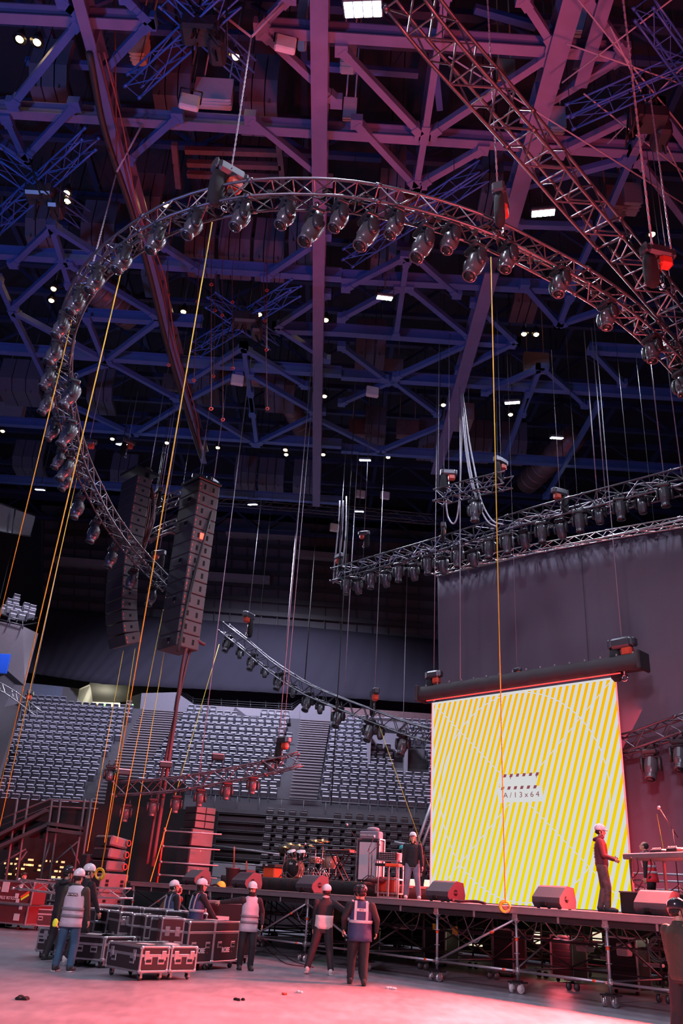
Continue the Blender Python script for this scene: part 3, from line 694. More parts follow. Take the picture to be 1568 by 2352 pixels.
ring_px = [(385,1345),(345,1305),(300,1256),(253,1192),(218,1128),(186,1060),(163,985),(147,905),(143,835),(152,760),(178,685),(222,620),(290,562),(385,503),(480,470),(580,450),(690,446),(800,452),(905,470),(1020,500),(1130,540),(1240,595),(1350,655),(1450,725),(1530,800),(1600,880)]
truss('ring_truss', 'large curved black lighting truss sweeping like an arc across the picture, full of moving heads', [RP(*p) for p in ring_px], .42, .42, .030, .016, .42, 'alu_dark')
red_px = [(920,-30),(1004,80),(1114,205),(1214,320),(1309,435),(1361,495),(1446,592),(1519,680),(1600,775)]
truss('corner_truss', 'red-lit box truss running diagonally down the top right corner', [pp(x, y, 15.8, 0) for x, y in red_px], .62, .55, .036, .02, .62, 'alu_dark')
BT = [(775,1325),(900,1290),(1000,1262),(1100,1232),(1250,1187),(1400,1148),(1590,1100)]
_, bt = truss('backdrop_truss', 'long dark truss with a row of moving heads above the grey backdrop', [pd(x, y, 8.9) for x, y in BT], .8, .62, .035, .022, .55, 'alu_dark')
truss('drape_truss', 'thin ladder truss along the top edge of the grey backdrop', [pd(x, y, 9.4) for x, y in ((1000,1312),(1150,1275),(1300,1245),(1450,1217),(1590,1193))], .3, .32, .025, .014, .45, 'alu', tri=True)
FAR = [(515,1442,44),(560,1478,43),(620,1528,42),(700,1580,40),(780,1615,38),(850,1642,36.5),(920,1668,35),(985,1688,33.3)]
FARP = [py(*p) for p in FAR]+[pd(x, y, 8.85) for x, y in ((1060,1702),(1150,1712),(1300,1722),(1400,1715),(1470,1700),(1520,1682),(1600,1655))]
truss('rear_curved_truss', 'curved dark truss sloping down from the middle and passing behind the yellow LED wall', FARP, .5, .5, .035, .02, .5, 'alu_dark')
LOW = [(262,1812,29.3),(400,1802,29.2),(530,1780,29.1),(640,1757,29),(690,1742,28.9)]
truss('low_truss', 'low hanging dark truss in front of the grey seats with lamps on top and below', [py(*p) for p in LOW], .42, .42, .03, .018, .42, 'alu_dark')
truss('left_edge_truss', 'short pale truss entering at the left edge above the seats', [py(x, y, 45) for x, y in ((-60,1550),(20,1588),(90,1640))], .35, .35, .03, .02, .45, 'alu')
truss('motor_truss', 'short red-edged truss carrying one spotlight and loops of grey cable', [pd(x, y, 5) for x, y in ((1008,1142),(1085,1121),(1168,1102))], .5, .45, .03, .02, .45, 'alu_dark')
truss('far_horizontal_truss', 'long thin truss across the far end of the hall below the roof', [py(x, y, 52) for x, y in ((480,1148),(700,1165),(1010,1195))], .5, .55, .035, .022, .8, 'alu_dark')
truss('array_truss', 'dark truss hanging between the two line arrays', [py(x, y, 34) for x, y in ((355,1165),(420,1140),(480,1125))], .45, .45, .035, .02, .45, 'alu_dark')
truss('array_truss', 'thin dark truss lower down between the two line arrays', [py(x, y, 33.5) for x, y in ((340,1235),(385,1212),(430,1195))], .35, .35, .03, .018, .45, 'alu_dark')
for a, b, lab in (((308,197),(540,-15),'blue lattice truss of the upper left cross, running up to the right'),((385,-10),(572,165),'blue lattice truss of the upper left cross, running down to the right'),
  ((-15,520),(207,320),'blue lattice truss of the left-edge cross, running up to the right'),((-10,362),(195,505),'blue lattice truss of the left-edge cross, running down to the right'),
  ((452,802),(678,662),'blue lattice truss of the middle cross, running up to the right'),((485,690),(632,788),'blue lattice truss of the middle cross, running down to the right'),
  ((800,592),(1112,392),'blue lattice truss behind the top of the ring truss'),((1310,268),(1600,140),'blue lattice truss under the roof right of the red corner truss'),((1478,20),(1600,190),'blue lattice truss at the upper right corner')):
    truss('blue_motor_truss', lab, [pz(*a, 20.6), pz(*b, 20.6)], .45, .45, .028, .014, 1.0, 'truss_blue')
for x, y, lab in ((460,70,'dark motor cluster on the upper left blue cross'),(95,445,'dark motor cluster on the left-edge blue cross'),(565,735,'dark motor cluster on the middle blue cross'),(1490,275,'dark motor cluster on the upper right blue truss')):
    p = pz(x, y, 20.3); t = thing('motor_cluster', lab, 'motor', p)
    MB().bbox((0,0,0), (.9,.6,.5), .08).bbox((.4,.3,-.2), (.4,.7,.5), .08).build('housing', 'black_plastic', t)
    m = MB()
    for k in range(7): m.path([(0,0,.2),(rnd.uniform(-.8,.8),rnd.uniform(-.5,.5),rnd.uniform(-.9,-.3)),(rnd.uniform(-.6,.6),rnd.uniform(-.6,.6),.9)], .03)
    m.tube((0,0,.2), (0,0,1.8), .04); m.build('cable_bundle', 'cable_black', t)

# ================================================================== moving heads
def make_head(kind):
    t = thing('moving_head_light', 'x', 'moving head light')
    L = {'long': .78, 'short': .58, 'box': .62}[kind]; r = {'long': .185, 'short': .175, 'box': .15}[kind]
    m = MB().bbox((0, 0, -.08), (.42, .30, .13), .035).bbox((0, 0, -.17), (.26, .24, .06), .02)
    m.tube((-.12, 0, -.02), (-.12, 0, .10), .03).tube((.12, 0, -.02), (.12, 0, .10), .03); m.torus((-.12,0,.13), (1,0,0), .045, .016, 10, 5).torus((.12,0,.13), (1,0,0), .045, .016, 10, 5)
    m.box((.215, 0, -.08), (.012, .2, .05)).box((-.215, 0, -.08), (.012, .2, .05)); m.build('base', 'black_plastic', t)
    m = MB()
    for s in (-1, 1):
        m.loft([[Vector((s*(.235+dx), y*wd, z)) for (dx, y) in ((-.035,-1),(.035,-1),(.045,0),(.035,1),(-.035,1),(-.045,0))] for z, wd in ((-.20,.07),(-.30,.10),(-.42,.11),(-.52,.09),(-.58,.05))])
    m.bbox((0, 0, -.215), (.52, .16, .06), .025); m.build('yoke', 'black_plastic', t)
    z0 = -.44
    h = MB(); k = r/.185
    if kind == 'box':
        h.loft([[Vector((a*wd, b*wd*.9, z)) for a, b in ((-1,-.6),(-.6,-1),(.6,-1),(1,-.6),(1,.6),(.6,1),(-.6,1),(-1,.6))] for z, wd in ((.24,.10),(.20,.15),(-.05,.165),(-.25,.15),(-.36,.12))])
        tip = .115; zl = -.37
    else:
        h.lathe([(.05*k, L*.42), (.12*k, L*.40), (.165*k, L*.33), (.185*k, L*.2), (.19*k, 0), (.178*k, -L*.18), (.150*k, -L*.32), (.138*k, -L*.34), (.142*k, -L*.42), (.155*k, -L*.50), (.152*k, -L*.535), (.12*k, -L*.535)], 20)
        h.bbox((0, -.16*k, .02), (.12*k, .06, L*.42), .02).bbox((0, .16*k, .02), (.12*k, .06, L*.42), .02); tip = .118*k; zl = -L*.535
    hd = h.build('head', 'fixture_grey', t, loc=(0, 0, z0))
    MB().lathe([(tip, 0), (tip*.9, -.018), (tip*.5, -.032), (.002, -.036)], 16).build('lens', 'glass_dark', hd, loc=(0, 0, zl))
    MB().torus((0, 0, 0), (0, 0, 1), tip*1.12, .012, 18, 6).build('lens_ring', 'alu_dark', hd, loc=(0, 0, zl+.004))
    MB().box((0, 0, 0), (.05, .012, .03)).build('status_led', 'led_red', hd, loc=(.1*k, -.186*k, -.02), rot=None) if False else None
    return t
PROTO = {}
def head(kind, p, label, group, rz, tilt, sc=1.):
    if kind not in PROTO: PROTO[kind] = make_head(kind); o = PROTO[kind]; tag(o, label, 'moving head light', group)
    else: o = copy_tree(PROTO[kind], label, group)
    o.location = p; o.rotation_euler = (0, 0, rz); o.scale = (sc, sc, sc)
    for c in o.children:
        if c.name.startswith('head'): c.rotation_euler = (tilt, 0, 0)
    return o
def heads(lst, kind, pf, what, group, rz, tilt, drop, sc=1.):
    for i, q in enumerate(lst):
        lab = '%s, %s from the left' % (what, ordw(i))
        head(kind, pf(q, i)-Vector((0, 0, drop)), lab, group, rz if not callable(rz) else rz(i), tilt if not callable(tilt) else tilt(i), sc)
arc_far = [(352,1338),(308,1298),(262,1246),(222,1186),(186,1128)]
arc_l = [(160,1070),(145,1018),(130,950),(118,888),(122,828),(135,768),(152,706),(186,650),(230,600),(292,552),(368,506),(452,470),(560,450),(662,446),(782,452),(908,468),(1034,502),(1164,546),(1282,603),(1390,680),(1492,758),(1560,838)]
heads(arc_far, 'short', lambda q, i: RP(*q), 'compact moving head under the falling left end of the ring truss', 'moving heads of the ring truss', -1.1, -.2, .18, 1.1)
heads(arc_l, 'short', lambda q, i: RP(*q), 'compact moving head on the ring truss', 'moving heads of the ring truss', -1.15, lambda i: -.36 if i < 16 else -.36+.05*(i-15), .20, .92)
heads([(160,1042),(165,960),(172,868)], 'long', lambda q, i: RP(q[0], q[1], -.2), 'long moving head inside the left curve of the ring truss', 'long moving heads of the ring truss', -1.1, -.36, .1, 1.0)
heads([(722,478),(846,488),(972,515),(1090,558)], 'long', lambda q, i: RP(q[0], q[1], -.25), 'larger long moving head hung below the top of the ring truss', 'long moving heads of the ring truss', -1.1, -.38, .12, 1.0)
bq = [(797,1322),(853,1308),(916,1291),(982,1273),(1050,1255),(1122,1234),(1163,1222),(1243,1196),(1329,1170),(1422,1140),(1523,1108)]
heads(bq, 'long', lambda q, i: pd(q[0], q[1], 8.5), 'long grey moving head hanging from the backdrop truss', 'long moving heads of the backdrop truss', AU+.35, .0, .05, 1.0)
bs = [(822,1325),(886,1308),(950,1292),(1016,1275),(1087,1258),(1203,1214),(1286,1190),(1374,1155),(1472,1130)]
heads(bs, 'box', lambda q, i: pd(q[0], q[1], 8.8), 'small box-shaped moving head between the long ones of the backdrop truss', 'small moving heads of the backdrop truss', 2.4, lambda i: -.4 if i < 7 else 0, .05, .95)
fq = [(527,1452,44),(583,1492,43),(644,1535,41.5),(709,1580,40),(778,1613,38),(850,1642,36.5),(926,1672,35),(1490,1705,0),(1556,1682,0)]
heads(fq, 'long', lambda q, i: py(*q) if q[2] else pd(q[0], q[1], 8.85), 'red-lit moving head below the rear curved truss', 'moving heads of the rear curved truss', -.6, -.45, .2, 1.15)
fs_ = [(553,1478,43.5),(610,1520,42.5),(674,1562,41),(736,1598,39),(873,1652,36)]
heads(fs_, 'box', lambda q, i: py(*q), 'small red-lit lamp between the moving heads of the rear curved truss', 'small lamps of the rear curved truss', .3, -.3, .2, .8)
lq = [(293,1835,29.3),(355,1822,29.2),(408,1815,29.2),(463,1800,29.1),(524,1785,29.1),(583,1772,29)]
heads(lq, 'short', lambda q, i: py(*q), 'dark red-lit moving head below the low hanging truss', 'moving heads of the low truss', .3, .1, .15, .75)
head('long', pd(1090, 1135, 5)-Vector((0,0,.2)), 'single long moving head under the short motor truss with a blue light beside it', 'moving head of the motor truss', AU, 0)
head('short', py(253, 1778, 29.3)+Vector((0,0,.3)), 'moving head with a red glow at the left tip of the low truss', 'moving heads of the low truss', 0, 2.6, .8)
head('short', py(620, 1775, 29)+Vector((0,0,.55)), 'dark moving head pointing sideways above the low truss', 'moving heads of the low truss', 0, 1.5, .8)
# flat lamps standing on the low truss
for x, y, l in ((285,1775,'left'),(380,1758,'middle'),(500,1740,'right')):
    t = thing('panel_lamp', 'small flat pale-topped lamp standing on the low truss, the %s one of three' % l, 'lamp', py(x, y, 29.1), .2)
    MB().bbox((0,0,0), (.42,.3,.16), .03).build('housing', 'black_plastic', t); MB().bbox((0,0,.10), (.40,.28,.05), .01).build('lid', 'alu', t); MB().tube((-.15,0,-.05), (-.2,0,-.35), .02).tube((.15,0,-.05), (.2,0,-.35), .02).build('bracket', 'black_metal', t)
# floor spots by the left lamp cubes far away
for x, y, l in ((768,1212,'white cube lamp hanging left of the backdrop truss end'),(828,1135,'white square lamp hanging at the far end, left one of two'),(884,1138,'white square lamp hanging at the far end, right one of two'),(855,900,'small white box lamp hanging from the middle roof'),(545,873,'tilted ribbed white lamp on the middle roof node'),(655,102,'small white box under the roof near the chain bridle'),(435,235,'tilted white square lamp under the upper baffles')):
    p = py(x, y, 45) if y > 1000 else pz(x, y, 21.5); t = thing('work_lamp', l, 'lamp', p, .2)
    MB().bbox((0,0,0), (.55,.2,.5), .04).build('housing', 'paper', t); MB().tube((0,0,.5),(0,0,30.97-p.z),.015).tube((-.3,0,.0), (-.3,0,.5), .02).tube((.3,0,0), (.3,0,.5), .02).tube((-.3,0,.5), (.3,0,.5), .02).build('bracket', 'black_metal', t)

# ================================================================== chain hoists
hp = None
def hoist(p, label, toppx=None, sc=1., rz=0., up=None, chain=True):
    global hp
    if hp is None:
        hp = t = thing('chain_hoist', label, 'chain hoist', p, rz, 'chain hoists')
        MB().bbox((0,0,0), (.55,.26,.26), .06).bbox((.3,0,0), (.1,.22,.22), .04).bbox((-.3,0,0), (.08,.24,.24), .04).build('motor_body', 'alu_dark', t)
        MB().bbox((.12,0,-.22), (.28,.22,.24), .05).build('gear_cover', 'drum_red', t)
        MB().loft([[Vector((a*w-.2, b*w*.7, z)) for a, b in ((-1,-.6),(-.4,-1),(.4,-1),(1,-.6),(1,.6),(.4,1),(-.4,1),(-1,.6))] for z, w in ((-.12,.10),(-.3,.13),(-.6,.14),(-.8,.12),(-.88,.06))]).build('chain_bag', 'cloth_black', t)
        MB().tube((0,0,-.3), (0,0,-.75), .025).torus((0,0,-.82), (0,1,0), .07, .025, 14, 6).build('hook', 'chrome', t)
    else:
        t = copy_tree(hp, label, loc=p, rz=rz)
        for c in list(t.children):
            if c.name.startswith('chain') and not c.name.startswith('chain_bag'): bpy.data.objects.remove(c)
    t.scale = (sc, sc, sc)
    if chain: MB().tube((0,0,.1), (0,0,(22.3-p.z)/sc), .012, 6).build('chain', 'cable_grey', t)
    return t
def chainpath(a, b, r=.022, m='cable_grey', name='hoist_chain', label='', links=True, cat='chain'):
    a = Vector(a); b = Vector(b); mb = MB(); L = (b-a).length; t = (b-a).normalized(); s = t.cross(Vector((0,1,0))).normalized(); q = s.cross(t)
    if links:
        n = min(160, int(L/.10)); 
        for k in range(n):
            p = a+t*(L*(k+.5)/n); d = s if k % 2 else q; e = L/n*.6
            mb.bar(p-t*e, p+t*e, r*1.7, r*.7, d)
    else: mb.tube(a, b, r, 6)
    return tag(mb.build(name, m), label, cat)
HO = [(528,398,'grey chain hoist above the left part of the ring truss',1.15,.6),(1150,455,'red-lit chain hoist above the right part of the ring truss',1.1,1.2),(1510,580,'grey chain hoist on the red corner truss at the right edge',1.15,.2),(1560,800,'red chain hoist cut by the right edge beside the ring truss',1.,.3)]
for x, y, l, s, rz in HO: hoist(RP(x, y, .7), l, sc=s, rz=rz, chain=(x == 1560))
chainpath(RP(532,385,.7), pz(577,85,20.5), label='silver chain rising from the left ring hoist to a bridle point')
chainpath(RP(1143,440,.7), pz(1118,-20,21), label='thin silver chain above the right ring hoist')
chainpath(RP(1497,565,.7), pz(1428,-20,21), r=.028, label='heavy silver chain at the right side running to the top edge')
chainpath(RP(1540,570,.7), pz(1490,200,21), label='second silver chain at the right side beside the heavy one')
chainpath(RP(215,600,.4), pz(268,395,21), label='silver chain rising from the left shoulder of the ring truss')
chainpath(pz(268,395,21), pz(263,-20,23), r=.02, m='red_rope', links=False, name='steel_cable', label='pinkish cable running straight up to the top edge at the left', cat='cable')
for a, b, l in (((577,85),(455,-10),'pale bridle cable running to the upper left from the ring hoist chain'),((577,85),(668,-10),'pale bridle cable running to the upper right from the ring hoist chain'),((268,395),(335,270),'thin bridle cable left of the left-hand girder')):
    chainpath(pz(*a,20.5), pz(*b,22), r=.03, links=False, name='bridle_cable', label=l, cat='cable')
for x, y, Y, l, s in ((1497-0,1100,0,'',0),)[:0]: pass
H2 = [(pd(1030,1105,5)+Vector((0,0,.35)),'chain hoist at the left end of the short motor truss',.9),(pd(1150,1065,5)+Vector((0,0,.1)),'chain hoist at the right end of the short motor truss',.9),
 (pd(1018,1215,8.7)+Vector((0,0,.1)),'chain hoist on the backdrop truss below the motor truss',.9),(pd(778,1278,8.7),'chain hoist at the left end of the backdrop truss',.9),(pd(836,1225,8.7),'chain hoist with a hanging bag near the left end of the backdrop truss',.8),(pd(1285,1130,8.7),'grey chain hoist beside the coloured lights above the backdrop truss',1.),
 (py(570,1422,43)+Vector((0,0,.2)),'red-lit chain hoist over the left part of the rear curved truss',1.3),(py(860,1590,36.5),'chain hoist over the right part of the rear curved truss',1.2),(py(650,1700,29),'red chain hoist above the right end of the low truss',.9),(py(205,1015,30),'red chain hoist behind the left curve of the ring truss',.9),(py(295,1015,33),'red chain hoist above the left line array',.9),
 (py(343,1090,32.5)+Vector((0,0,.1)),'grey chain hoist on top of the left line array',1.),(py(365,1128,33),'dark chain hoist between the line arrays, upper one',.9),(py(365,1270,33),'dark chain hoist between the line arrays, lower one',.9),(py(458,1096,31.5),'chain hoist above the right line array, left one',.9),(py(490,1106,31.5),'chain hoist above the right line array, right one',.9),(py(70,1592,45),'dark lamp hoist on the short truss at the left edge',1.2)]
for i, (p, l, s) in enumerate(H2): hoist(p, l, sc=s, rz=i*.7)
# vertical lift cables
def vert(p, top=22., r=.012, m='cable_grey', l='', name='lift_cable'):
    tag(MB().tube(p, (p.x, p.y, top), r, 6).build(name, m), l, 'cable')
VC = [(1005,1130,5,'pd',.015,'thin cable left of the motor truss hoist'),
 (1372,1150,8.7,'pd',.02,'cable to the backdrop truss right of the coloured lights, left of a pair'),
 (1391,1146,8.7,'pd',.02,'cable to the backdrop truss right of the coloured lights, right of a pair'),
 (1525,1100,8.7,'pd',.02,'cable to the right part of the backdrop truss'),
 (1565,1090,8.7,'pd',.02,'cable at the right edge above the backdrop truss'),
 (1057,1560,7.6,'pd',.018,'cable in front of the left part of the backdrop'),
 (790,1600,38,'py',.02,'thin cable left of the right hoist of the rear curved truss'),
 (640,1700,29,'py',.015,'thin cable above the right end of the low truss'),
 (455,1800,29.2,'py',.015,'thin cable dropping to the low truss'),
 (760,1850,33,'py',.02,'dark cable falling in front of the middle seats'),
 (345,1080,32.5,'py',.02,'cable above the left line array'),
 (372,1120,33,'py',.02,'cable between the line arrays, left one of two'),
 (385,1120,33,'py',.02,'cable between the line arrays, right one of two'),
 (492,1095,31.5,'py',.02,'cable above the right line array'),
 (700,1560,46,'py',.03,'long dark cable in the middle distance'),
 (655,1500,46,'py',.03,'long thin cable left of the middle'),
 (925,1690,50,'py',.02,'thin far cable near the LED wall')]
for x, y, d, k, r, l in VC:
    p = pd(x, y, d) if k == 'pd' else py(x, y, d); vert(p, 22.5, r, 'cable_grey' if 'dark' not in l else 'cable_black', l)
# long dark hanging cable bundle from the roof (left) with red cables
for i, (dx, m_, r, l) in enumerate(((0,'cable_black',.10,'thick black beam-like cable conduit slanting down from the upper left'),(22,'cable_red',.035,'dark red cable looping beside the black conduit'),(34,'red_rope',.02,'thin pink cable beside the black conduit'))):
    pts = [pz(205+dx,120,21.3), pz(240+dx*1.3,300,21), pz(300+dx*.5,480,20.6), pz(345+dx,640,20.3), pz(385+dx*.6,800,20), pz(430+dx*.6,950,19.6), pz(462,1050,19)]
    tag(MB().path(spline(pts, 6), r, 6).build('power_cable', m_), l, 'cable')
m_l = [((485,520),(485,935)),((495,640),(490,860)),((457,605),(445,870)),((533,620),(535,842)),((605,640),(614,935)),((613,600),(612,800)),((385,600),(388,835)),((510,610),(512,960))]
for i, (a, b) in enumerate(sorted(m_l)):
    A = pz(*a, 21.5); B = py(*b, A.y*.985); t = thing('hanging_sling', 'red-lit lifting sling with a hook under the middle roof, %s from the left' % ordw(i), 'sling', A)
    mb = MB().tube(A, B, .014, 5).tube(A, (A.x, A.y, 30.97), .010, 5); mb.build('steel_rope', 'cable_red', t, world=True)
    mb = MB().torus(B-Vector((0,0,.06)), (0,1,0), .05, .018, 12, 5).torus(A.lerp(B,.35), (0,1,0), .05, .018, 12, 5); mb.build('shackle', 'drum_red', t, world=True)
# wires criss-cross at the top right
for a, b, l in (((1320,-10),(1620,360),'steepest'),((1400,60),(1600,480),'second'),((1340,215),(1600,420),'third'),((1030,130),(1620,500),'longest'),((1300,100),(1600,205),'shallow upper'),((1290,190),(1620,-60),'rising left'),((1395,330),(1620,100),'rising right')):
    chainpath(pz(*a, 20.8), pz(*b, 20.8), r=.022, links=False, name='guy_wire', label='pale guy wire criss-crossing the upper right corner, the %s one' % l, cat='cable')
# tag lines (yellow and orange ropes): straight from high px to low px
ROPES = [((280,615,'R'),(-10,1850,24),'yellow_rope',0.0136,'yellow rope from the left shoulder of the ring truss down to the left edge'),
 ((165,735,'R'),(-5,1435,24),'yellow_rope',0.0122,'leftmost yellow rope leaving the picture at the left edge'),
 ((178,1090,'R'),(-10,1940,26),'yellow_rope',0.0122,'thin yellow rope from the lower left of the ring truss to the left edge'),
 ((487,510,'R'),(232,2000,19.8),'yellow_rope',0.0122,'long thick yellow rope from the ring truss down to the yellow coil'),
 ((385,1350,'R'),(268,1935,27),'yellow_rope',0.0109,'orange rope below the left tip of the ring truss'),
 ((380,1480,31.5),(287,2040,28),'yellow_rope',0.0122,'orange rope under the left corner of the right line array'),
 ((283,1495,32),(200,1955,28),'yellow_rope',0.0109,'orange rope under the left line array'),
 ((310,1490,32),(240,1935,28),'yellow_rope',0.0109,'thin yellow rope under the right corner of the left line array'),
 ((503,1480,43),(345,2025,28),'yellow_rope',0.0136,'yellow rope from the tip of the rear curved truss to the stage left'),
 ((1127,590,'R'),(1160,2075,16.9),'yellow_rope',0.0109,'yellow rope hanging in front of the LED wall down to a coil'),
 ((868,1660,36),(985,1990,32),'yellow_rope',0.0109,'yellow rope slanting to the left edge of the LED wall'),
 ((1488,1760,29.5),(1525,1960,25),'yellow_rope',0.0082,'thin yellow rope hanging at the right beside the DJ table')]
for a, b, m_, r, l in ROPES:
    A = RP(a[0], a[1]) if a[2] == 'R' else py(*a); B = py(*b)
    tag(MB().tube(A, B, r, 6).build('tag_rope', m_), l, 'rope')
for p, l in ((py(229,2007,19.6),'yellow rope coil hanging by the helmets of the left group'),(pd(1160,2083,-.15),'orange rope coil hanging at the stage edge before the LED wall')):
    t = thing('rope_coil', l, 'rope coil', p); m = MB()
    for k in range(6): m.torus((rnd.uniform(-.01,.01), rnd.uniform(-.03,.03), rnd.uniform(-.01,.01)), (.35,1,.1*k-.2), .085+.007*k, .014, 22, 5)
    m.build('coil', 'yellow_rope', t); MB().torus((0,-.02,0), (1,.4,0), .11, .012, 16, 5, .4, 2.6).build('tie', 'paper', t)
# cable loops on the motor truss
m_ = [(1060,905),(1063,960),(1060,1060),(1050,1170),(1045,1200),(1035,1200),(1025,1170),(1030,1130)]
for i, q in enumerate(([(1060,905),(1060,1000),(1056,1120),(1050,1185),(1040,1203),(1028,1185),(1024,1150)],[(1062,905),(1075,1000),(1090,1080),(1105,1150),(1130,1195),(1155,1205)],[(1060,905),(1070,1010),(1084,1100),(1100,1160),(1120,1198),(1140,1210)],[(1058,905),(1064,990),(1078,1090),(1095,1150)])):
    t_ = MB().path(spline([pd(x, y, 5.1) for x, y in q], 6), .03, 5); tag(t_.build('cable_loop', 'cable_grey'), 'grey cable draped over the motor truss from one high point, %s from the left' % ordw(i), 'cable')
for i, q in enumerate(([(780,1150),(776,1220),(768,1300),(765,1340)],[(788,1150),(785,1230),(778,1290),(770,1338)],[(795,1140),(793,1230),(785,1300),(772,1335)])):
    tag(MB().path(spline([pd(x, y, 8.8) for x, y in q], 6), .035, 5).build('cable_bundle', 'cable_grey'), 'grey cable hanging at the left end of the backdrop truss, %s from the left' % ordw(i), 'cable')
m = MB(); base = bt
for k in range(26):
    i = 6+int(k*(len(bt)-8)/26); p = bt[i]; q = bt[min(i+3, len(bt)-1)]
    m.path(spline([p+Vector((0,0,-.1)), p.lerp(q,.3)+Vector((rnd.uniform(-.3,.3),rnd.uniform(-.2,.2),rnd.uniform(-.25,.3))), p.lerp(q,.6)+Vector((rnd.uniform(-.3,.3),0,rnd.uniform(-.3,.2))), q+Vector((0,0,-.05))], 4), .028, 4)
tag(m.build('cable_tangle', 'cable_grey'), 'tangled grey cables lying inside the backdrop truss', 'cables', kind='stuff')
m = MB(); rc_ = resample(spline([RP(*p) for p in ring_px]), .8)
for i in range(2, len(rc_)-2):
    for k in range(2):
        p = rc_[i]; q = rc_[i+1]; m.path(spline([p+Vector((0,0,-.12)), p.lerp(q,.4)+Vector((rnd.uniform(-.2,.2),rnd.uniform(-.2,.2),rnd.uniform(-.25,.15))), q+Vector((0,0,-.1))], 4), .018, 4)
        m.box(p+Vector((rnd.uniform(-.2,.2),rnd.uniform(-.2,.2),rnd.uniform(-.2,.0))), (.10,.06,.10))
tag(m.build('cable_run', 'cable_black'), 'black cables and connectors running along the ring truss', 'cables', kind='stuff')

# ================================================================== line arrays
def boxmesh(w, d, h, b=.02): return MB().bbox((0,0,0), (w,d,h), b)
def cabinet(parent, loc, rot, w, d, h, side='speaker_side', front='speaker_grille', handles=1, rear=False, name='cabinet'):
    c = MB().bbox((0,0,0), (w, d, h-.02), .025).build(name, side, parent, loc=loc, rot=rot)
    MB().bbox((0,-d/2-.008,0), (w-.05,.02,h-.05), .006).build('grille', front, c)
    m = MB()
    for k in range(handles):
        for zz in ((-.16, .16) if h > .42 and handles > 1 else (0,)): m.bbox((w/2, (k-(handles-1)/2)*d*.42, zz*h*.6), (.025, .10, .11), .01).bbox((w/2,(k-(handles-1)/2)*d*.42, zz*h*.6), (.03,.10,.02), .004)
    m.build('handle', 'hole', c)
    if rear: MB().bbox((-.12,-d/2-.02,.02), (.5,.03,h*.55), .01).build('amplifier_panel', 'alu_dark', c); MB().bbox((.1,-d/2-.035,.04), (.2,.02,h*.3), .01).build('window', 'glass_dark', c)
    MB().box((w/2+.004, -d*.44, h*.1), (.006,.03,.10)).box((w/2+.004, -d*.44, -h*.25), (.006,.03,.06)).build('rigging_label', 'orange_tape', c)
    return c
la = thing('line_array', 'left hanging line array curving back at its lower end, its side lit red', 'line array', py(318, 1088, 32), AU)
q = Vector((0, 0, -.35)); ang = 0.
MB().bbox((0, .05, -.05), (1.35, 1.15, .14), .03).build('top_frame', 'black_metal', la)
for k in range(16):
    cabinet(la, q+Vector((0, 0, -.22)), (ang, 0, 0), 1.32, .68, .445, side='array_side', handles=1)
    da = .005 if k < 8 else (.03 if k < 12 else .075); ang += da
    q = q+Vector((0, math.sin(ang)*.45, -math.cos(ang)*.45))
m = MB()
for k in range(9): m.path(spline([(rnd.uniform(-.2,.5), .45, -.4), (rnd.uniform(-.3,.6), .6+rnd.uniform(0,.3), -1.8), (rnd.uniform(-.3,.5), .5+rnd.uniform(0,.2), -3.5-rnd.uniform(0,2))], 5), .045, 5)
m.build('rear_cables', 'cable_red', la)
lb = thing('line_array', 'right hanging array of large bass cabinets with round windows, its side lit red', 'line array', py(462, 1115, 31), AU)
MB().bbox((0, .0, .0), (1.35, 1.15, .14), .03).build('top_frame', 'black_metal', lb)
for k in range(13): cabinet(lb, (0, 0, -.36-k*.535), None, 1.32, 1.0, .53, side='array_side', handles=2, rear=(k in (1, 3, 6, 9, 12)))
m = MB().path(spline([(.4,.5,-.5),(.75,.1,-2.),(.72,-.3,-5),(.72,-.4,-7.3)], 5), .05).path(spline([(.5,.5,-.5),(.78,.0,-2.6),(.72,-.35,-6),(.72,-.45,-7.3)], 5), .035)
m.build('signal_cable', 'cable_black', lb)
MB().bbox((.68,-.05,-2.5), (.05,.2,.25), .01).build('red_glow_strap', 'led_red', lb)  # strap glows through an emissive material although it is no lamp
cable_pts = [py(340,1245,32), py(385,1225,32), py(410,1228,32), py(440,1205,31.5), py(465,1165,31.2)]
tag(MB().path(spline(cable_pts, 6), .05).build('array_cable', 'cable_red'), 'thick red-lit cable hanging in a loop between the two arrays', 'cable')
tag(MB().path(spline([py(470,1480,31), py(430,1480,30.6), py(395,1700,30), py(350,1990,29)], 6), .07).path(spline([py(440,1480,31), py(420,1560,30.6), py(372,1780,30), py(338,1985,29)], 6), .05).build('array_loom', 'cable_red'), 'thick dark red cable loom falling from the right array to the stage', 'cable')
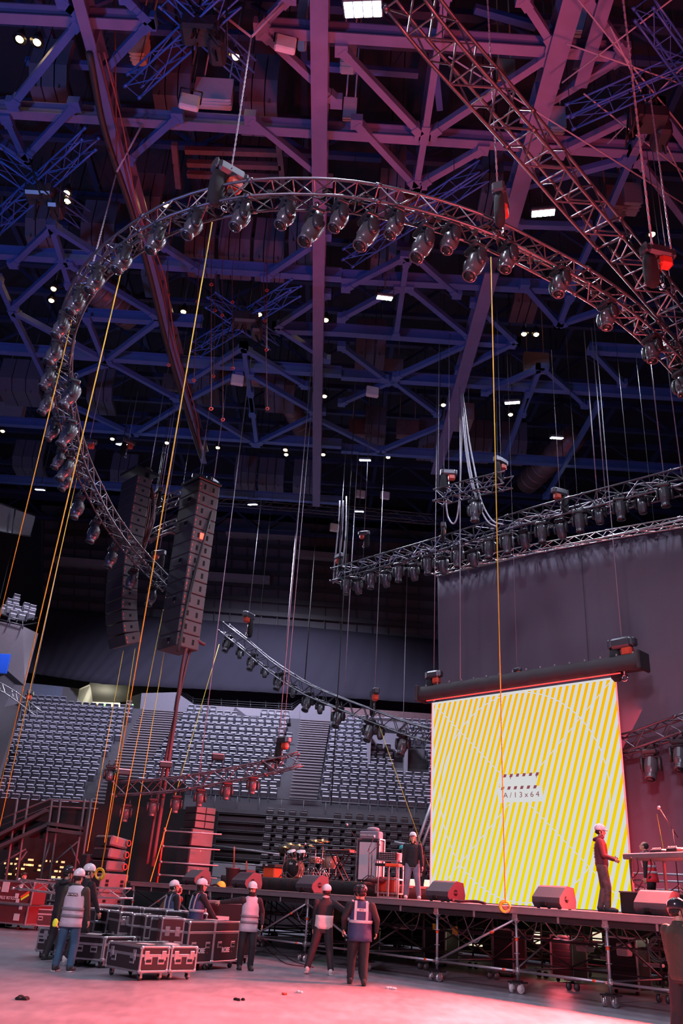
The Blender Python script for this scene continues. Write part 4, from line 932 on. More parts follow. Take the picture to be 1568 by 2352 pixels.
# ================================================================== LED wall
def led_mat():
    m = bpy.data.materials.new('led_wall_pattern'); m.use_nodes = True; nt = m.node_tree; b = nt.nodes['Principled BSDF']; N = nt.nodes.new; L = nt.links.new
    tc = N('ShaderNodeTexCoord'); sp = N('ShaderNodeSeparateXYZ'); L(tc.outputs['Object'], sp.inputs[0])
    def mth(op, a, b_=None, c=None):
        n = N('ShaderNodeMath'); n.operation = op
        for i, v_ in enumerate((a, b_, c)):
            if v_ is None: continue
            if isinstance(v_, (int, float)): n.inputs[i].default_value = v_
            else: L(v_, n.inputs[i])
        return n.outputs[0]
    X, Z = sp.outputs[0], sp.outputs[2]     # x 0..7.46, z 0..6.75
    # diagonal stripes
    q = mth('SUBTRACT', X, mth('MULTIPLY', Z, .34)); fr = mth('FRACT', mth('MULTIPLY', q, 4.05))
    stripe = mth('LESS_THAN', fr, .45)
    # thin white lines: two big diagonals and a circle, drawn over the yellow only
    def line(val, w): return mth('LESS_THAN', mth('ABSOLUTE', val), w)
    d1 = line(mth('SUBTRACT', mth('MULTIPLY', X, 6.75/7.46), Z), .018); d2 = line(mth('SUBTRACT', mth('SUBTRACT', 6.75, mth('MULTIPLY', X, 6.75/7.46)), Z), .018)
    dx = mth('SUBTRACT', X, 3.73); dz = mth('SUBTRACT', Z, 3.375); rr = mth('SQRT', mth('ADD', mth('MULTIPLY', dx, dx), mth('MULTIPLY', dz, dz)))
    cc = line(mth('SUBTRACT', rr, 3.3), .016)
    lines = mth('MAXIMUM', mth('MAXIMUM', d1, d2), cc)
    box_ = mth('MULTIPLY', line(mth('SUBTRACT', X, 3.78), .88), line(mth('SUBTRACT', Z, 3.32), .24))
    box2 = mth('MULTIPLY', line(mth('SUBTRACT', X, 3.72), .72), line(mth('SUBTRACT', Z, 3.72), .24))
    edge = mth('MAXIMUM', line(mth('SUBTRACT', X, 0.03), .04), line(mth('SUBTRACT', Z, 6.72), .035))
    white = mth('MAXIMUM', mth('MAXIMUM', lines, edge), mth('MAXIMUM', box_, box2))
    yel = mth('MULTIPLY', stripe, mth('SUBTRACT', 1, white))
    # orange tint towards the top as on the display content
    ry = N('ShaderNodeMix'); ry.data_type = 'RGBA'; ry.inputs[6].default_value = (.86, .72, .0, 1); ry.inputs[7].default_value = (.95, .46, .0, 1); L(mth('MULTIPLY', Z, 1/6.75), ry.inputs[0])
    mx = N('ShaderNodeMix'); mx.data_type = 'RGBA'; mx.inputs[6].default_value = (.68, .68, .68, 1); L(ry.outputs[2], mx.inputs[7]); L(yel, mx.inputs[0])
    b.inputs['Base Color'].default_value = (0, 0, 0, 1); b.inputs['Roughness'].default_value = .9; b.inputs['Specular IOR Level'].default_value = 0
    L(mx.outputs[2], b.inputs['Emission Color']); b.inputs['Emission Strength'].default_value = 1.0
    return m
MT['led_wall'] = led_mat()
WD = 8.0; WL, WR, WT = -9.06, -1.58, 8.37; WB = 1.62
wall = thing('led_wall', 'huge LED wall showing yellow and white diagonal stripes', 'LED screen', S(WL, WD, WB), AU)
MB().box(((WR-WL)/2, .012, (WT-WB)/2), (WR-WL, .02, WT-WB)).build('display', 'led_wall', wall)
m = MB()
for i in range(15):
    for j in range(13): m.bbox((.25+i*.4985, .07, .26+j*.519), (.48, .09, .5), .01)
m.build('rear_modules', 'black_plastic', wall)
g = MB()
W_ = WR-WL; H_ = WT-WB
g.box((-.03, .02, H_/2), (.03, .03, H_)).box((W_+.03, .02, H_/2), (.03, .03, H_))
g.build('edge_glow', mat('red_edge_glow', (.9,.1,.1), .5, emit=(1,.10,.12), es=2.6), wall)  # added glowing edges imitating the red glow around the wall
# markings on the pattern: checker flags and the characters, brown-red
defm('led_brown', (.0,.0,.0), .9, emit=(.22,.055,.075), es=1.)
m = MB()
for k in range(6):
    for zz, sh in ((3.93, .0), (3.53, -.1)):
        x0 = 3.13+k*.255+sh; m.prism([(0,-.045),(.11,-.045),(.15,.055),(.04,.055)], (x0, -.004, zz), Vector((1,0,0)), Vector((0,0,1)), Vector((0,1,0)), .003)
for k in (1, 5): m.prism([(0,-.12),(.03,-.02),(-.02,.0)], (3.17+k*.255, -.004, 3.92), Vector((1,0,0)), Vector((0,0,1)), Vector((0,1,0)), .003)
m.build('checker_marks', 'led_brown', wall)
text_mesh('A / 1 3 x 6 4', .24, 'size_text', 'led_brown', wall, (3.83, -.006, 3.30), (PI/2, 0, 0), .001, sx=1.15)
# header truss wrapped in black cloth, hoists on it
hd = thing('screen_header', 'black cloth-wrapped header truss above the LED wall with a red light line below it', 'truss', S(-9.5, 7.85, 8.42), AU)
n = 40; rings = []
for i in range(n+1):
    x = i*9.0/n; a = .02*math.sin(i*1.7)+.015*math.sin(i*3.1); rings.append([Vector((x, -.28+a, .02+a)), Vector((x, -.30-a, .25)), Vector((x, -.22, .50+a*.6)), Vector((x, .22, .50)), Vector((x, .28, .05))])
MB().loft(rings).build('cloth_wrap', 'valance_cloth', hd)
m = MB()
for i in range(16): m.bbox((.4+i*.56, -.2, .53+.01*math.sin(i)), (.05, .05, .07), .01)
m.build('strap', 'reflect_dark', hd)
MB().tube((.4, -.16, -.035), (8.3, -.16, -.035), .022).build('red_light_line', mat('dim_red_strip', (.9,.1,.1), .5, emit=(1,.06,.06), es=1.0), hd)
for x in (0, 9.0): MB().bbox((x, 0, .28), (.12, .7, .62), .04).build('end_cap', 'valance_cloth', hd)
hoist(pd(996,1550,7.85), 'chain hoist on the left end of the LED wall header', sc=1.1, rz=AU); hoist(pd(1428,1478,7.85), 'chain hoist on the right end of the LED wall header', sc=1.35, rz=AU); hoist(pd(1187,1535,7.85)-Vector((0,0,.05)), 'small chain hoist in the middle of the LED wall header', sc=.5, rz=AU)
# backdrop cloth
BD = 9.6
tp = [S(-10.2, BD, 14.15), S(-6, BD, 14.15), S(-2, BD, 13.85), S(1, BD, 13.55), S(8, BD, 13.5)]; bo = [S(-9.85, BD, 1.0), S(-6, BD, 1.0), S(-2, BD, 1.0), S(1, BD, 1.0), S(8, BD, 1.0)]
defm('backdrop', (.095,.075,.105), .88, var=.12, scale=.5, bump=.15, bscale=1.5)
drape('stage_backdrop', tp, bo, 150, .007, 'backdrop', 'tall grey-violet cloth backdrop hanging behind the LED wall', 'backdrop', nv=12)
tag(MB().tube(S(-10.2, BD, 14.2), S(8, BD, 13.6), .04).build('drape_pipe', 'alu'), 'straight pipe holding the top of the grey backdrop', 'pipe')

# ================================================================== stage
stage = thing('stage_platform', 'long raised stage on silver scaffold legs with castors', 'stage', S(0, 0, 0), AU)
TS = [-15.0+2.15*k for k in range(0, 0)]; POST = [-15.05, -12.9, -10.8, -8.65, -6.5, -4.3, -2.13, 0, 2.08, 4.2, 6.3]
m = MB()
for k in range(-7, 5): m.bbox((k*2.07-.35, 4.35, DECK-.03), (2.05, 8.9, .06), .01)
m.build('deck', 'deck_wood', stage)
MB().bbox((-3.9, -.06, DECK-.075), (22.6, .10, .13), .015).bbox((-3.9, -.10, DECK-.015), (22.6,.05,.02), .005).build('front_edge_beam', 'deck_edge', stage)
MB().bbox((-3.9, -.02, DECK-.20), (22.6, .04, .12), .01).build('edge_shadow_strip', 'cloth_black', stage)  # black strip stands for the shade below the edge beam
def clampm(mb, x, y, z, r=.045): mb.tube((x, y, z-.07), (x, y, z+.07), r, 8).torus((x, y, z), (0,0,1), .055, .018, 10, 5).box((x+.05, y-.02, z), (.05, .06, .05)).box((x-.05, y-.02, z), (.05, .06, .05))
caster_proto = []
for i, x in enumerate(POST):
    s = MB().tube((x, 0, .22), (x, 0, DECK-.14), .028, 10); 
    for z in (.42, .72, 1.02, 1.38): s.torus((x, 0, z), (0,0,1), .05, .012, 10, 5)
    s.tube((x,0,.22),(x,0,.36),.022); s.build('standard', 'scaffold', stage)
    c = MB(); clampm(c, x, 0, .40); c.build('clamp', 'alu', stage); c = MB(); clampm(c, x, 0, 1.36); c.bbox((x, 0, DECK-.2), (.12,.12,.16), .01); c.build('clamp', 'alu', stage)
    c = MB().bbox((x, 0, .20), (.34, .26, .03), .01).bbox((x,0,.225), (.16,.16,.02), .005).build('castor_plate', 'black_metal', stage)
    w = MB(); 
    for sx, sy, al in ((-.11,-.06,.2),(.11,-.06,-.3),(0,.09,.9)):
        ax = Vector((math.cos(al), math.sin(al), 0)); cc = Vector((x+sx, sy, .085)); w.lathe([(.03,-.028),(.078,-.026),(.085,-.01),(.085,.01),(.078,.026),(.03,.028)], 16, cc, ax); 
        w.box(cc+ax*.038+Vector((0,0,.045)), (.012,.06,.12)).box(cc-ax*.038+Vector((0,0,.045)), (.012,.06,.12))
    w.build('castor_wheel', 'paper' if i % 2 else 'alu', c)
    MB().tube((x, 0, .95), (x, 0, 1.02), .031, 10).build('orange_tape', 'orange_tape', stage)
for i in range(len(POST)-1):
    a, b = POST[i], POST[i+1]
    for z in (.40, 1.36): 
        MB().tube((a, 0, z), (b, 0, z), .026, 10).build('ledger', 'scaffold', stage)
        MB().tube((b-.36, 0, z), (b-.29, 0, z), .029, 10).build('orange_tape', 'orange_tape', stage)
    MB().bbox(((a+b)/2, -.04, 1.44), (.05, .03, .20), .005).build('edge_hook', 'alu', stage)
for a, b, flip in ((0, 1, 0), (3, 4, 0), (4, 5, 1), (6, 7, 0), (1, 2, 1)):
    x0, x1 = POST[a], POST[b]; z0, z1 = (.43, 1.33) if not flip else (1.33, .43)
    if (a, b) == (4, 5): z0, z1 = 1.33, .43
    if (a, b) == (1, 2): z0, z1 = 1.33, .43
    MB().tube((x0+.06, -.03, z0), (x1-.06, -.03, z1), .024, 10).build('diagonal_brace', 'scaffold', stage)
    p = Vector((x0, -.03, z0)).lerp(Vector((x1, -.03, z1)), .7); q2 = Vector((x0, -.03, z0)).lerp(Vector((x1, -.03, z1)), .74)
    MB().tube(p, q2, .028, 10).build('orange_tape', 'orange_tape', stage)
# inner scaffold, one part per row; under-deck shade put into a darker colour
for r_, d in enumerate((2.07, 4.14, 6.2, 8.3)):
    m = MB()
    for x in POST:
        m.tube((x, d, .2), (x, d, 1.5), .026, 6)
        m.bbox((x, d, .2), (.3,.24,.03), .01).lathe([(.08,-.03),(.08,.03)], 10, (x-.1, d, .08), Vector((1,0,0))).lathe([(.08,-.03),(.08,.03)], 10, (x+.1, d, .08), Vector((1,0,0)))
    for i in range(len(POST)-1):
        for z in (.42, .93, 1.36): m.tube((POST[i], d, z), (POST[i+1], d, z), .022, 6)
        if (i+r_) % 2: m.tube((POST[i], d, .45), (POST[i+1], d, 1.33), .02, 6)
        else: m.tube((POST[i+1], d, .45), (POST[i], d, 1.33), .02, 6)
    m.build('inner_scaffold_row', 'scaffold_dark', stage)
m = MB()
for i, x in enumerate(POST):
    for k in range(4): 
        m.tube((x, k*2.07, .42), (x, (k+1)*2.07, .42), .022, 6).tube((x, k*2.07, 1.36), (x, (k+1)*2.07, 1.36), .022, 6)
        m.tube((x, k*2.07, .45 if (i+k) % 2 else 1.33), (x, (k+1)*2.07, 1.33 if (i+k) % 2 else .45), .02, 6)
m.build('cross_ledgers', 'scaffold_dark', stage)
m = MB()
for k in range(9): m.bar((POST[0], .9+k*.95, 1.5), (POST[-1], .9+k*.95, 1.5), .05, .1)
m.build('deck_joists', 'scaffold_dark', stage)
MB().box((-3.9, 8.85, .62), (22.6, .03, 1.1)).build('rear_dark_sheet', 'cloth_black', stage)  # added black sheet that keeps the space under the deck dark
m = MB(); 
for k in range(14): m.box((-14+k*1.5, 3.1+.15*(k % 3), .93), (1.3, .32, .03))
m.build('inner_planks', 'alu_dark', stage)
# loose cable swags hanging below the deck
m = MB()
for k in range(26):
    x = -14+k*.8; y = .3+rnd.random()*2; m.path(spline([(x, y, 1.45), (x+.3, y+.1, 1.1+rnd.uniform(-.3,.2)), (x+.7, y+.1, 1.05+rnd.uniform(-.3,.2)), (x+1.0, y, 1.45)], 5), .012, 4)
m.build('under_deck_cables', 'cable_grey', stage)['kind'] = 'stuff'

# things standing under the stage
def rack(t_, d, w, h, dd, lab, m_='case_black', led=None):
    t = thing('equipment_rack', lab, 'equipment rack', S(t_, d, 0), AU+rnd.uniform(-.1,.1))
    MB().bbox((0,0,h/2+.1), (w,dd,h), .02).build('rack_body', m_, t)
    m = MB(); 
    for sx in (-1,1):
        for sy in (-1,1): m.bar((sx*w/2, sy*dd/2, .1), (sx*w/2, sy*dd/2, h+.1), .035, .035)
    for z in (.1, h+.1): m.bar((-w/2,-dd/2,z), (w/2,-dd/2,z), .035, .035).bar((-w/2,dd/2,z), (w/2,dd/2,z), .035, .035)
    m.build('edge_frame', 'alu', t)
    m = MB(); n_ = int(h/.14)
    for k in range(n_): m.bbox((0,-dd/2-.005,.2+k*.14), (w*.84,.02,.11), .005)
    m.build('unit_panels', 'black_metal', t)
    if led:
        m = MB()
        for k in range(9): m.box((-w*.35+k*w*.085, -dd/2-.02, h*.72), (w*.05,.008,.035))
        m.build('level_display', led, t)
    for sx in (-1,1): MB().lathe([(.05,-.02),(.05,.02)], 12, (sx*w*.35,-dd*.3,.05), Vector((1,0,0))).build('castor', 'rubber', t)
for a in ((-8.3,2.6,.62,1.1,.6,'black rack with a green level display under the stage','case_black','led_green'),(-7.2,2.9,.6,.7,.6,'low rack with white lids beside the green display rack under the stage'),
 (-2.6,3.4,.6,.95,.6,'dark rack with a yellow label behind the front brace under the stage'),(-1.2,3.9,.6,.9,.6,'dark rack in the middle bay under the stage'),(.8,3.1,.7,1.0,.6,'dark rack left of the cable coil under the stage'),(3.2,2.8,.7,.9,.6,'dark rack at the far right under the stage'),(-11.6,1.4,.6,1.0,.6,'black rack under the left end of the stage','case_black','led_red'),(-5.2,3.9,.7,.8,.6,'dark rack behind the navy vest worker under the stage')): rack(*a)
for x, d, z, w, h, m_, l in ((-3.55,1.6,1.02,.10,.14,'yellow_rope','small yellow warning label left of the front brace'),(-2.9,1.6,.98,.16,.18,'yellow_rope','square yellow sticker under the stage')):
    tag(MB().bbox((0,0,0), (w,.02,h), .004).build('sticker_plate', m_, None, loc=S(x, d, z), rot=(0,0,AU)), l, 'label')
for i, (x, d, z, w, h, m_) in enumerate(sorted(((-6.6,2.2,.98,.3,.10,'paper'),(-5.4,2.4,.9,.3,.08,'panel_pale'),(-1.9,6.5,.9,.12,.35,'lit_white'),(-.2,3.,.8,.3,.12,'panel_pale'),(1.0,2.6,.88,.25,.25,'paper'),(2.1,2.7,.95,.3,.16,'panel_pale'),(2.7,2.7,.8,.3,.14,'paper'),(-4.3,5,.9,.3,.1,'panel_pale'),(-3.8,6.5,.8,.10,.3,'lit_white'),(1.5,2.9,.62,.4,.07,'panel_pale'),(.4,3,.66,.3,.06,'panel_pale'),(-6.0,6.4,.45,.5,.05,'lit_white')))):  # lit_white boxes glow by themselves, standing in for bright gaps
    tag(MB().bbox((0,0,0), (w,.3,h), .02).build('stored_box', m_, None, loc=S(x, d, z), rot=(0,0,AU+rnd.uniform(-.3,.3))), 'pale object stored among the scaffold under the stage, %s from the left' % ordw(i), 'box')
# coil on the right bay
t = thing('cable_coil', 'grey cable coil hanging from the front ledger at the right under the stage', 'cable coil', S(3.05, .12, 1.05), AU)
m = MB()
for k in range(8): m.torus((rnd.uniform(-.02,.02), rnd.uniform(-.03,.03), rnd.uniform(-.03,.01)), (rnd.uniform(-.15,.15),1,rnd.uniform(-.1,.1)), .17+.006*k, .008, 26, 5)
m.build('coil', 'cable_black', t); MB().tube((0,0,.2), (0,-.1,.32), .012).build('hanger', 'vest_navy', t)
# orange cables from stage to floor
for i, q in enumerate(([(585,2140,'a'),(600,2165,0),(625,2190,0),(655,2212,0),(700,2220,0)],[(590,2140,'a'),(612,2162,0),(640,2185,0),(670,2205,0),(720,2222,0)])):
    pts = [pd(q[0][0], q[0][1], -.1)]; B = [pz(x, y, .02) for x, y, _ in q[1:]]
    B[0] = pd(q[1][0], q[1][1], -.25); tag(MB().path(spline([pts[0]]+B, 6), .012).build('floor_cable', 'cable_red'), 'thin reddish cable running from the stage onto the floor, %s one' % ('upper', 'lower')[i], 'cable')

# guard rails at left end
gr = thing('guard_rail', 'red-lit scaffold guard rail on the left end of the stage', 'guard rail', S(-13.5, .8, DECK), AU)
for x in (-1.5,): MB().tube((x, .0, 0), (x, 0, 1.75), .03, 8).build('post', 'drum_red', gr)  # red light on the post is put into its colour
for z in (.25, .65, 1.15, 1.65): MB().tube((-1.5, 0, z), (-.2, 1.5, z), .025, 8).tube((-1.5,0,z), (-1.4,0,z), .04, 8).build('rail', 'scaffold', gr)
gr = thing('guard_rail', 'scaffold guard rail between the side fill stack and the drums', 'guard rail', S(-12.5, 5.5, DECK))
p0 = pd(475,1940,4.5); p1 = pd(640,1962,4.5); q0 = pd(475,1978,4.5); q1 = pd(620,1990,4.5)
for a, b in ((p0, p1), (q0, q1), (pd(475,2012,4.5), pd(560,2022,4.5))): 
    MB().tube(a, b, .03, 8).build('rail', 'scaffold', gr, world=True)
for x, y in ((538,1945),(566,1978)):
    MB().tube(pd(x,y,4.4), pd(x-2,2025,4.4), .03, 8).build('post', 'drum_red', gr, world=True)  # these posts also carry the red light in their colour

# wedges
wp = None
def wedge(p, rz, lab, flip=False, m_='wedge_black'):
    global wp
    if wp is None:
        wp = t = thing('stage_monitor', lab, 'stage monitor', p, rz, 'floor monitor wedges')
        pr = [(-.30,0),(.22,0),(.31,.10),(.30,.20),(.06,.40),(-.02,.43),(-.26,.40),(-.33,.14)]
        MB().prism(pr, (-.33,0,.015), Vector((0,-1,0)), Vector((0,0,1)), Vector((1,0,0)), .66).build('cabinet', m_, t)
        MB().prism([(.235,.02),(.32,.11),(.31,.20),(.07,.405),(.05,.38)], (-.30,.0,.018), Vector((0,1,0)), Vector((0,0,1)), Vector((1,0,0)), .6).build('grille', 'speaker_grille', t)
        MB().lathe([(.07,0),(.07,.006)], 18, (.331,-.03,.2), Vector((1,0,0))).build('side_port', 'hole', t)
        MB().box((.337,-.03,.2), (.008,.14,.02)).build('side_handle_bar', 'wedge_black', t)
        MB().bbox((-.05,.33,.09), (.14,.03,.07), .01).bbox((-.05,-.33,.09), (.14,.03,.07), .01).build('connector_panel', 'hole', t)
        m = MB(); [m.bbox((sx*.25,sy*.2,.008), (.06,.04,.016), .003) for sx in (-1,1) for sy in (-1,1)]; m.build('rubber_foot', 'rubber', t)
        return t
    return copy_tree(wp, lab, loc=p, rz=rz)
for x, y, l in ((450,2030,'floor wedge monitor at the left of the stage beside the side fill stack'),(565,2035,'floor wedge monitor on the stage edge above the cluster of cases'),(716,2045,'floor wedge monitor on the stage edge below the drum riser'),(1022,2066,'floor wedge monitor at the left foot of the LED wall'),(1272,2082,'floor wedge monitor in front of the right half of the LED wall')):
    p = pd(x, y, .38); p.z = DECK; wedge(p, AU, l)
p = pd(1510, 2085, .42); p.z = DECK; wedge(p, AU, 'pale grey wedge monitor at the stage edge beside the black riser')
p = pd(1545, 2055, 2.6); p.z = DECK; wedge(p, AU+PI-.15, 'wedge monitor with its red-lit side turned to us under the DJ table')

# drum riser
rs = thing('drum_riser', 'low black riser carrying the drum kit and the amplifier', 'riser', S(-10.9, 4.9, DECK), AU)
MB().bbox((0,0,.34), (7.0,3.8,.08), .01).build('riser_top', 'deck_wood', rs)
n = 60; mb = MB(); vs = []; fs = []
per = [(-3.5+7.0*i/n, -1.9) for i in range(n+1)]+[(3.5, -1.9+3.8*i/30) for i in range(1, 31)]
for j in range(2):
    for i, (x, y) in enumerate(per): a = .02*math.sin(i*1.3); vs.append((x+(a if i > n else 0), y-(a if i <= n else 0)-.01, .005 if j == 0 else .36))
k = len(per)
for i in range(k-1): fs.append((i, i+1, k+i+1, k+i))
mb.add(vs, fs, True); o = mb.build('skirting', 'cloth_black', rs); o.modifiers.new('s','SOLIDIFY').thickness = .015
RZ = DECK+.38
def onr(x, y, d): p = pd(x, y, d); p.z = RZ; return p
# drum kit: every drum, cymbal and stand is its own thing
def drum(p, r, h, ax, lab, m_, name='drum', legs=0, lift=0.):
    t = thing(name, lab, 'drum', p); ax = Vector(ax).normalized(); c = Vector((0, 0, lift))
    MB().lathe([(r,-h/2),(r,h/2)], 28, c, ax).build('shell', m_, t)
    MB().lathe([(r*.97,h/2),(r*.97,h/2+.012)], 28, c, ax).build('drumhead', 'paper' if name != 'bass_drum' else 'cloth_black', t)
    MB().torus(c+ax*(h/2), ax, r*1.02, .012, 28, 6).torus(c-ax*(h/2), ax, r*1.02, .012, 28, 6).build('hoop', 'chrome' if name != 'bass_drum' else 'drum_shell', t)
    m = MB(); s = ax.cross(Vector((0,0,1))); s = s.normalized() if s.length > .1 else Vector((1,0,0)); q = ax.cross(s)
    for k in range(8): d = s*math.cos(k*PI/4)+q*math.sin(k*PI/4); m.tube(c+d*(r+.012)-ax*h*.45, c+d*(r+.012)+ax*h*.45, .008, 5).bbox(c+d*(r+.015), (.03,.03,.05), .006)
    m.build('lugs', 'chrome', t)
    if legs:
        m = MB()
        for k in range(3): d = Vector((math.cos(k*2.1+.4), math.sin(k*2.1+.4), 0)); m.path([c+d*r*1.03+Vector((0,0,h*.1)), c+d*r*1.08+Vector((0,0,-lift+.15)), c+d*r*1.2+Vector((0,0,-lift+.01))], .010)
        m.build('legs', 'chrome', t)
    else:
        m = MB().tube(c-ax*(h/2)-Vector((0,0,0)), (0,0,.25), .012).path([(0,0,.3),(.2,.1,.01)], .01).path([(0,0,.3),(-.2,.1,.01)], .01).path([(0,0,.3),(0,-.22,.01)], .01)
        if lift: m.build('stand', 'chrome', t)
    return t
bd = onr(672, 2015, 3.9)
AX = Vector((-.35, -.94, 0)).normalized()
AXB = Vector((-.40, -.92, 0))
b_ = drum(bd, .30, .42, AXB, 'bass drum with a black front head and a white logo', 'drum_shell', 'bass_drum', lift=.315)
m = MB(); s_ = AXB.normalized().cross(Vector((0,0,1)))
for sg in (-1, 1): m.path([Vector((0,0,.3))+s_*sg*.3, Vector((0,0,.01))+s_*sg*.42+AXB*.2], .012)
m.build('spurs', 'chrome', b_)
text_mesh('dw', .11, 'logo', 'paper', b_, Vector((0,0,.47))+AXB.normalized()*.23, (PI/2, 0, math.atan2(AXB.y, AXB.x)+PI/2), .002, True)
for dx, h_, r, hh, tilt, lab, m_, lg, dd in ((-.12,.76,.15,.22,(-.25,-.35,.9),'dark rack tom above the bass drum, the left one','glass_dark',0,3.9),(.34,.74,.16,.24,(-.1,-.35,.9),'dark rack tom above the bass drum, the right one','glass_dark',0,3.9)):
    drum(bd+U*dx, r, hh, tilt, lab, m_, 'tom_drum', lift=h_)
drum(onr(720, 2015, 4.2), .19, .16, (0,-.1,1), 'orange-lit snare drum in the middle of the kit', 'drum_shell', 'snare_drum', lift=.62)
drum(onr(756, 2020, 4.0), .20, .36, (0,0,1), 'floor tom on tall legs at the right of the kit', 'drum_shell', 'floor_tom', legs=1, lift=.55)
drum(onr(745, 2018, 4.9), .17, .14, (.1,-.1,1), 'second snare drum behind the floor tom', 'drum_red', 'snare_drum', lift=.6)
def cym(x, d, ytop, r, lab, tilt=(0.1,-.2,1)):
    p = onr(x, 2016, d); top = pd(x, ytop, d).z-RZ; t = thing('cymbal_stand', lab, 'cymbal', p)
    MB().lathe([(.02,.035),(.05,.03),(.07,.012),(r*.7,.0),(r,-.012),(r*.7,-.006),(.02,.02)], 26, (0,0,top), Vector(tilt)).build('cymbal', 'cymbal', t)
    MB().tube((0,0,.2), (0,0,top), .013).tube((0,0,top),(0,0,top+.07),.01).bbox((0,0,top*.55), (.04,.04,.05), .01).build('stand_pole', 'chrome', t)
    m = MB(); [m.tube((0,0,.42), (.30*math.cos(a), .30*math.sin(a), .01), .010) for a in (.3, 2.4, 4.5)]; m.build('tripod_legs', 'chrome', t)
cym(662, 4.4, 1938, .20, 'cymbal on a stand at the left of the drum kit'); cym(683, 4.6, 1941, .18, 'small cymbal above the rack toms'); cym(721, 3.9, 1931, .25, 'large crash cymbal left of the tallest stand'); cym(737, 4.1, 1930, .22, 'crash cymbal on the tallest stand'); cym(709, 4.5, 1942, .13, 'small splash cymbal above the snare'); cym(743, 4.6, 1956, .19, 'low hi-hat cymbal pair right of the tallest stand', (0,0,1)); cym(650, 4.8, 1945, .17, 'brownish cymbal at the far left of the kit')
t = thing('drum_stool', 'grey padded bag lying behind the left cymbals', 'bag', onr(660, 2016, 5.2)); MB().ell((0,0,1.0), (.45,.25,.2)).build('bag_body', 'jacket_olive', t); MB().tube((0,0,0),(0,0,.9),.03).build('stand', 'chrome', t)
# keyboard on X stand
t = thing('keyboard', 'keyboard on a dark X-stand with a red-lit end', 'keyboard', onr(778, 2020, 4.0), AU)
MB().bbox((0,0,.88), (1.15,.32,.09), .02).build('keyboard_body', 'black_plastic', t); MB().bbox((.35,-.02,.93), (.42,.26,.02), .005).build('red_lit_end', 'pelican_orange', t)  # orange panel paints the red light falling on the keyboard end
m = MB(); [m.box((-.5+k*.055,-.1,.93), (.045,.12,.012)) for k in range(14)]; m.build('keys', 'paper', t)
m = MB(); [m.bar((-.35,y,0.02),(.35,y,.84),.04,.03).bar((.35,y,.02),(-.35,y,.84),.04,.03) for y in (-.12,.12)]; m.build('x_stand', 'black_metal', t)
# microphone stands
def mic(p, h, lab, boom=(.3,0,.3), bz=None):
    t = thing('microphone_stand', lab, 'microphone stand', p); b = Vector(boom)
    MB().tube((0,0,.05), (0,0,h), .012).build('pole', 'black_metal', t); m = MB(); [m.tube((0,0,.2), (.28*math.cos(a), .28*math.sin(a), .01), .012) for a in (.5,2.6,4.7)]; m.build('tripod_legs', 'black_metal', t)
    MB().tube(Vector((0,0,h))-b*.4, Vector((0,0,h))+b, .010).build('boom', 'black_metal', t); MB().ell(Vector((0,0,h))+b*1.04, (.035,.035,.045)).build('microphone', 'alu', t)
mic(onr(812, 2020, 3.4), 1.25, 'tall microphone stand with its boom rising left beside the amplifier', (-.28,0,.35)); mic(onr(656, 2018, 3.3), .75, 'short microphone stand aimed at the bass drum', (.3,.15,-.3)); mic(onr(845, 2028, 3.1), .95, 'microphone stand leaning before the amplifier cabinet, left one', (.12,0,.3)); mic(onr(852, 2028, 3.05), .85, 'microphone stand before the amplifier cabinet, right one', (.2,0,.2)); mic(onr(710,2018,3.6), .8, 'microphone stand between the bass drum and the snare', (-.2,0,.25))
p = pd(1562, 2080, 2.9); p.z = DECK+.42; mic(p, 1.35, 'microphone stand with a white microphone at the right edge', (-.25,0,.42))
# amplifier
t = thing('amplifier_cabinet', 'tall speaker cabinet with a pale front and an amplifier head on top', 'amplifier', onr(848, 2030, 3.7), AU+.35)
MB().bbox((0,0,.62), (.68,.42,1.18), .03).build('cabinet_body', 'black_plastic', t); MB().bbox((0,-.215,.60), (.58,.02,1.06), .01).build('grille_cloth', 'panel_pale', t); MB().bbox((0,0,1.34), (.66,.34,.24), .03).build('amplifier_head', 'panel_grey', t)
m = MB(); [m.lathe([(.02,0),(.018,.03)], 10, (-.26+k*.06,-.175,1.33), Vector((0,-1,0))) for k in range(9)]; m.build('knobs', 'paper', t)
m = MB(); 
for sx in (-1,1): m.bar((sx*.37,-.2,0),(sx*.37,-.2,1.24),.03,.03).bar((sx*.37,.2,0),(sx*.37,.2,1.24),.03,.03).bar((sx*.37,-.2,1.23),(sx*.37,.2,1.23),.03,.03)
m.bar((-.37,.2,1.23),(.37,.2,1.23),.03,.03)
m.build('case_edges', 'alu', t); MB().ell((.05,0,1.52), (.22,.12,.07)).build('cable_heap', 'cable_grey', t)
tag(MB().ell((0,0,.06), (.3,.12,.08)).ell((.15,.03,.1), (.12,.1,.07)).build('cloth_heap', 'cable_red', None, loc=onr(862, 2028, 3.15)), 'crumpled dark cloth on the riser by the amplifier', 'cloth')
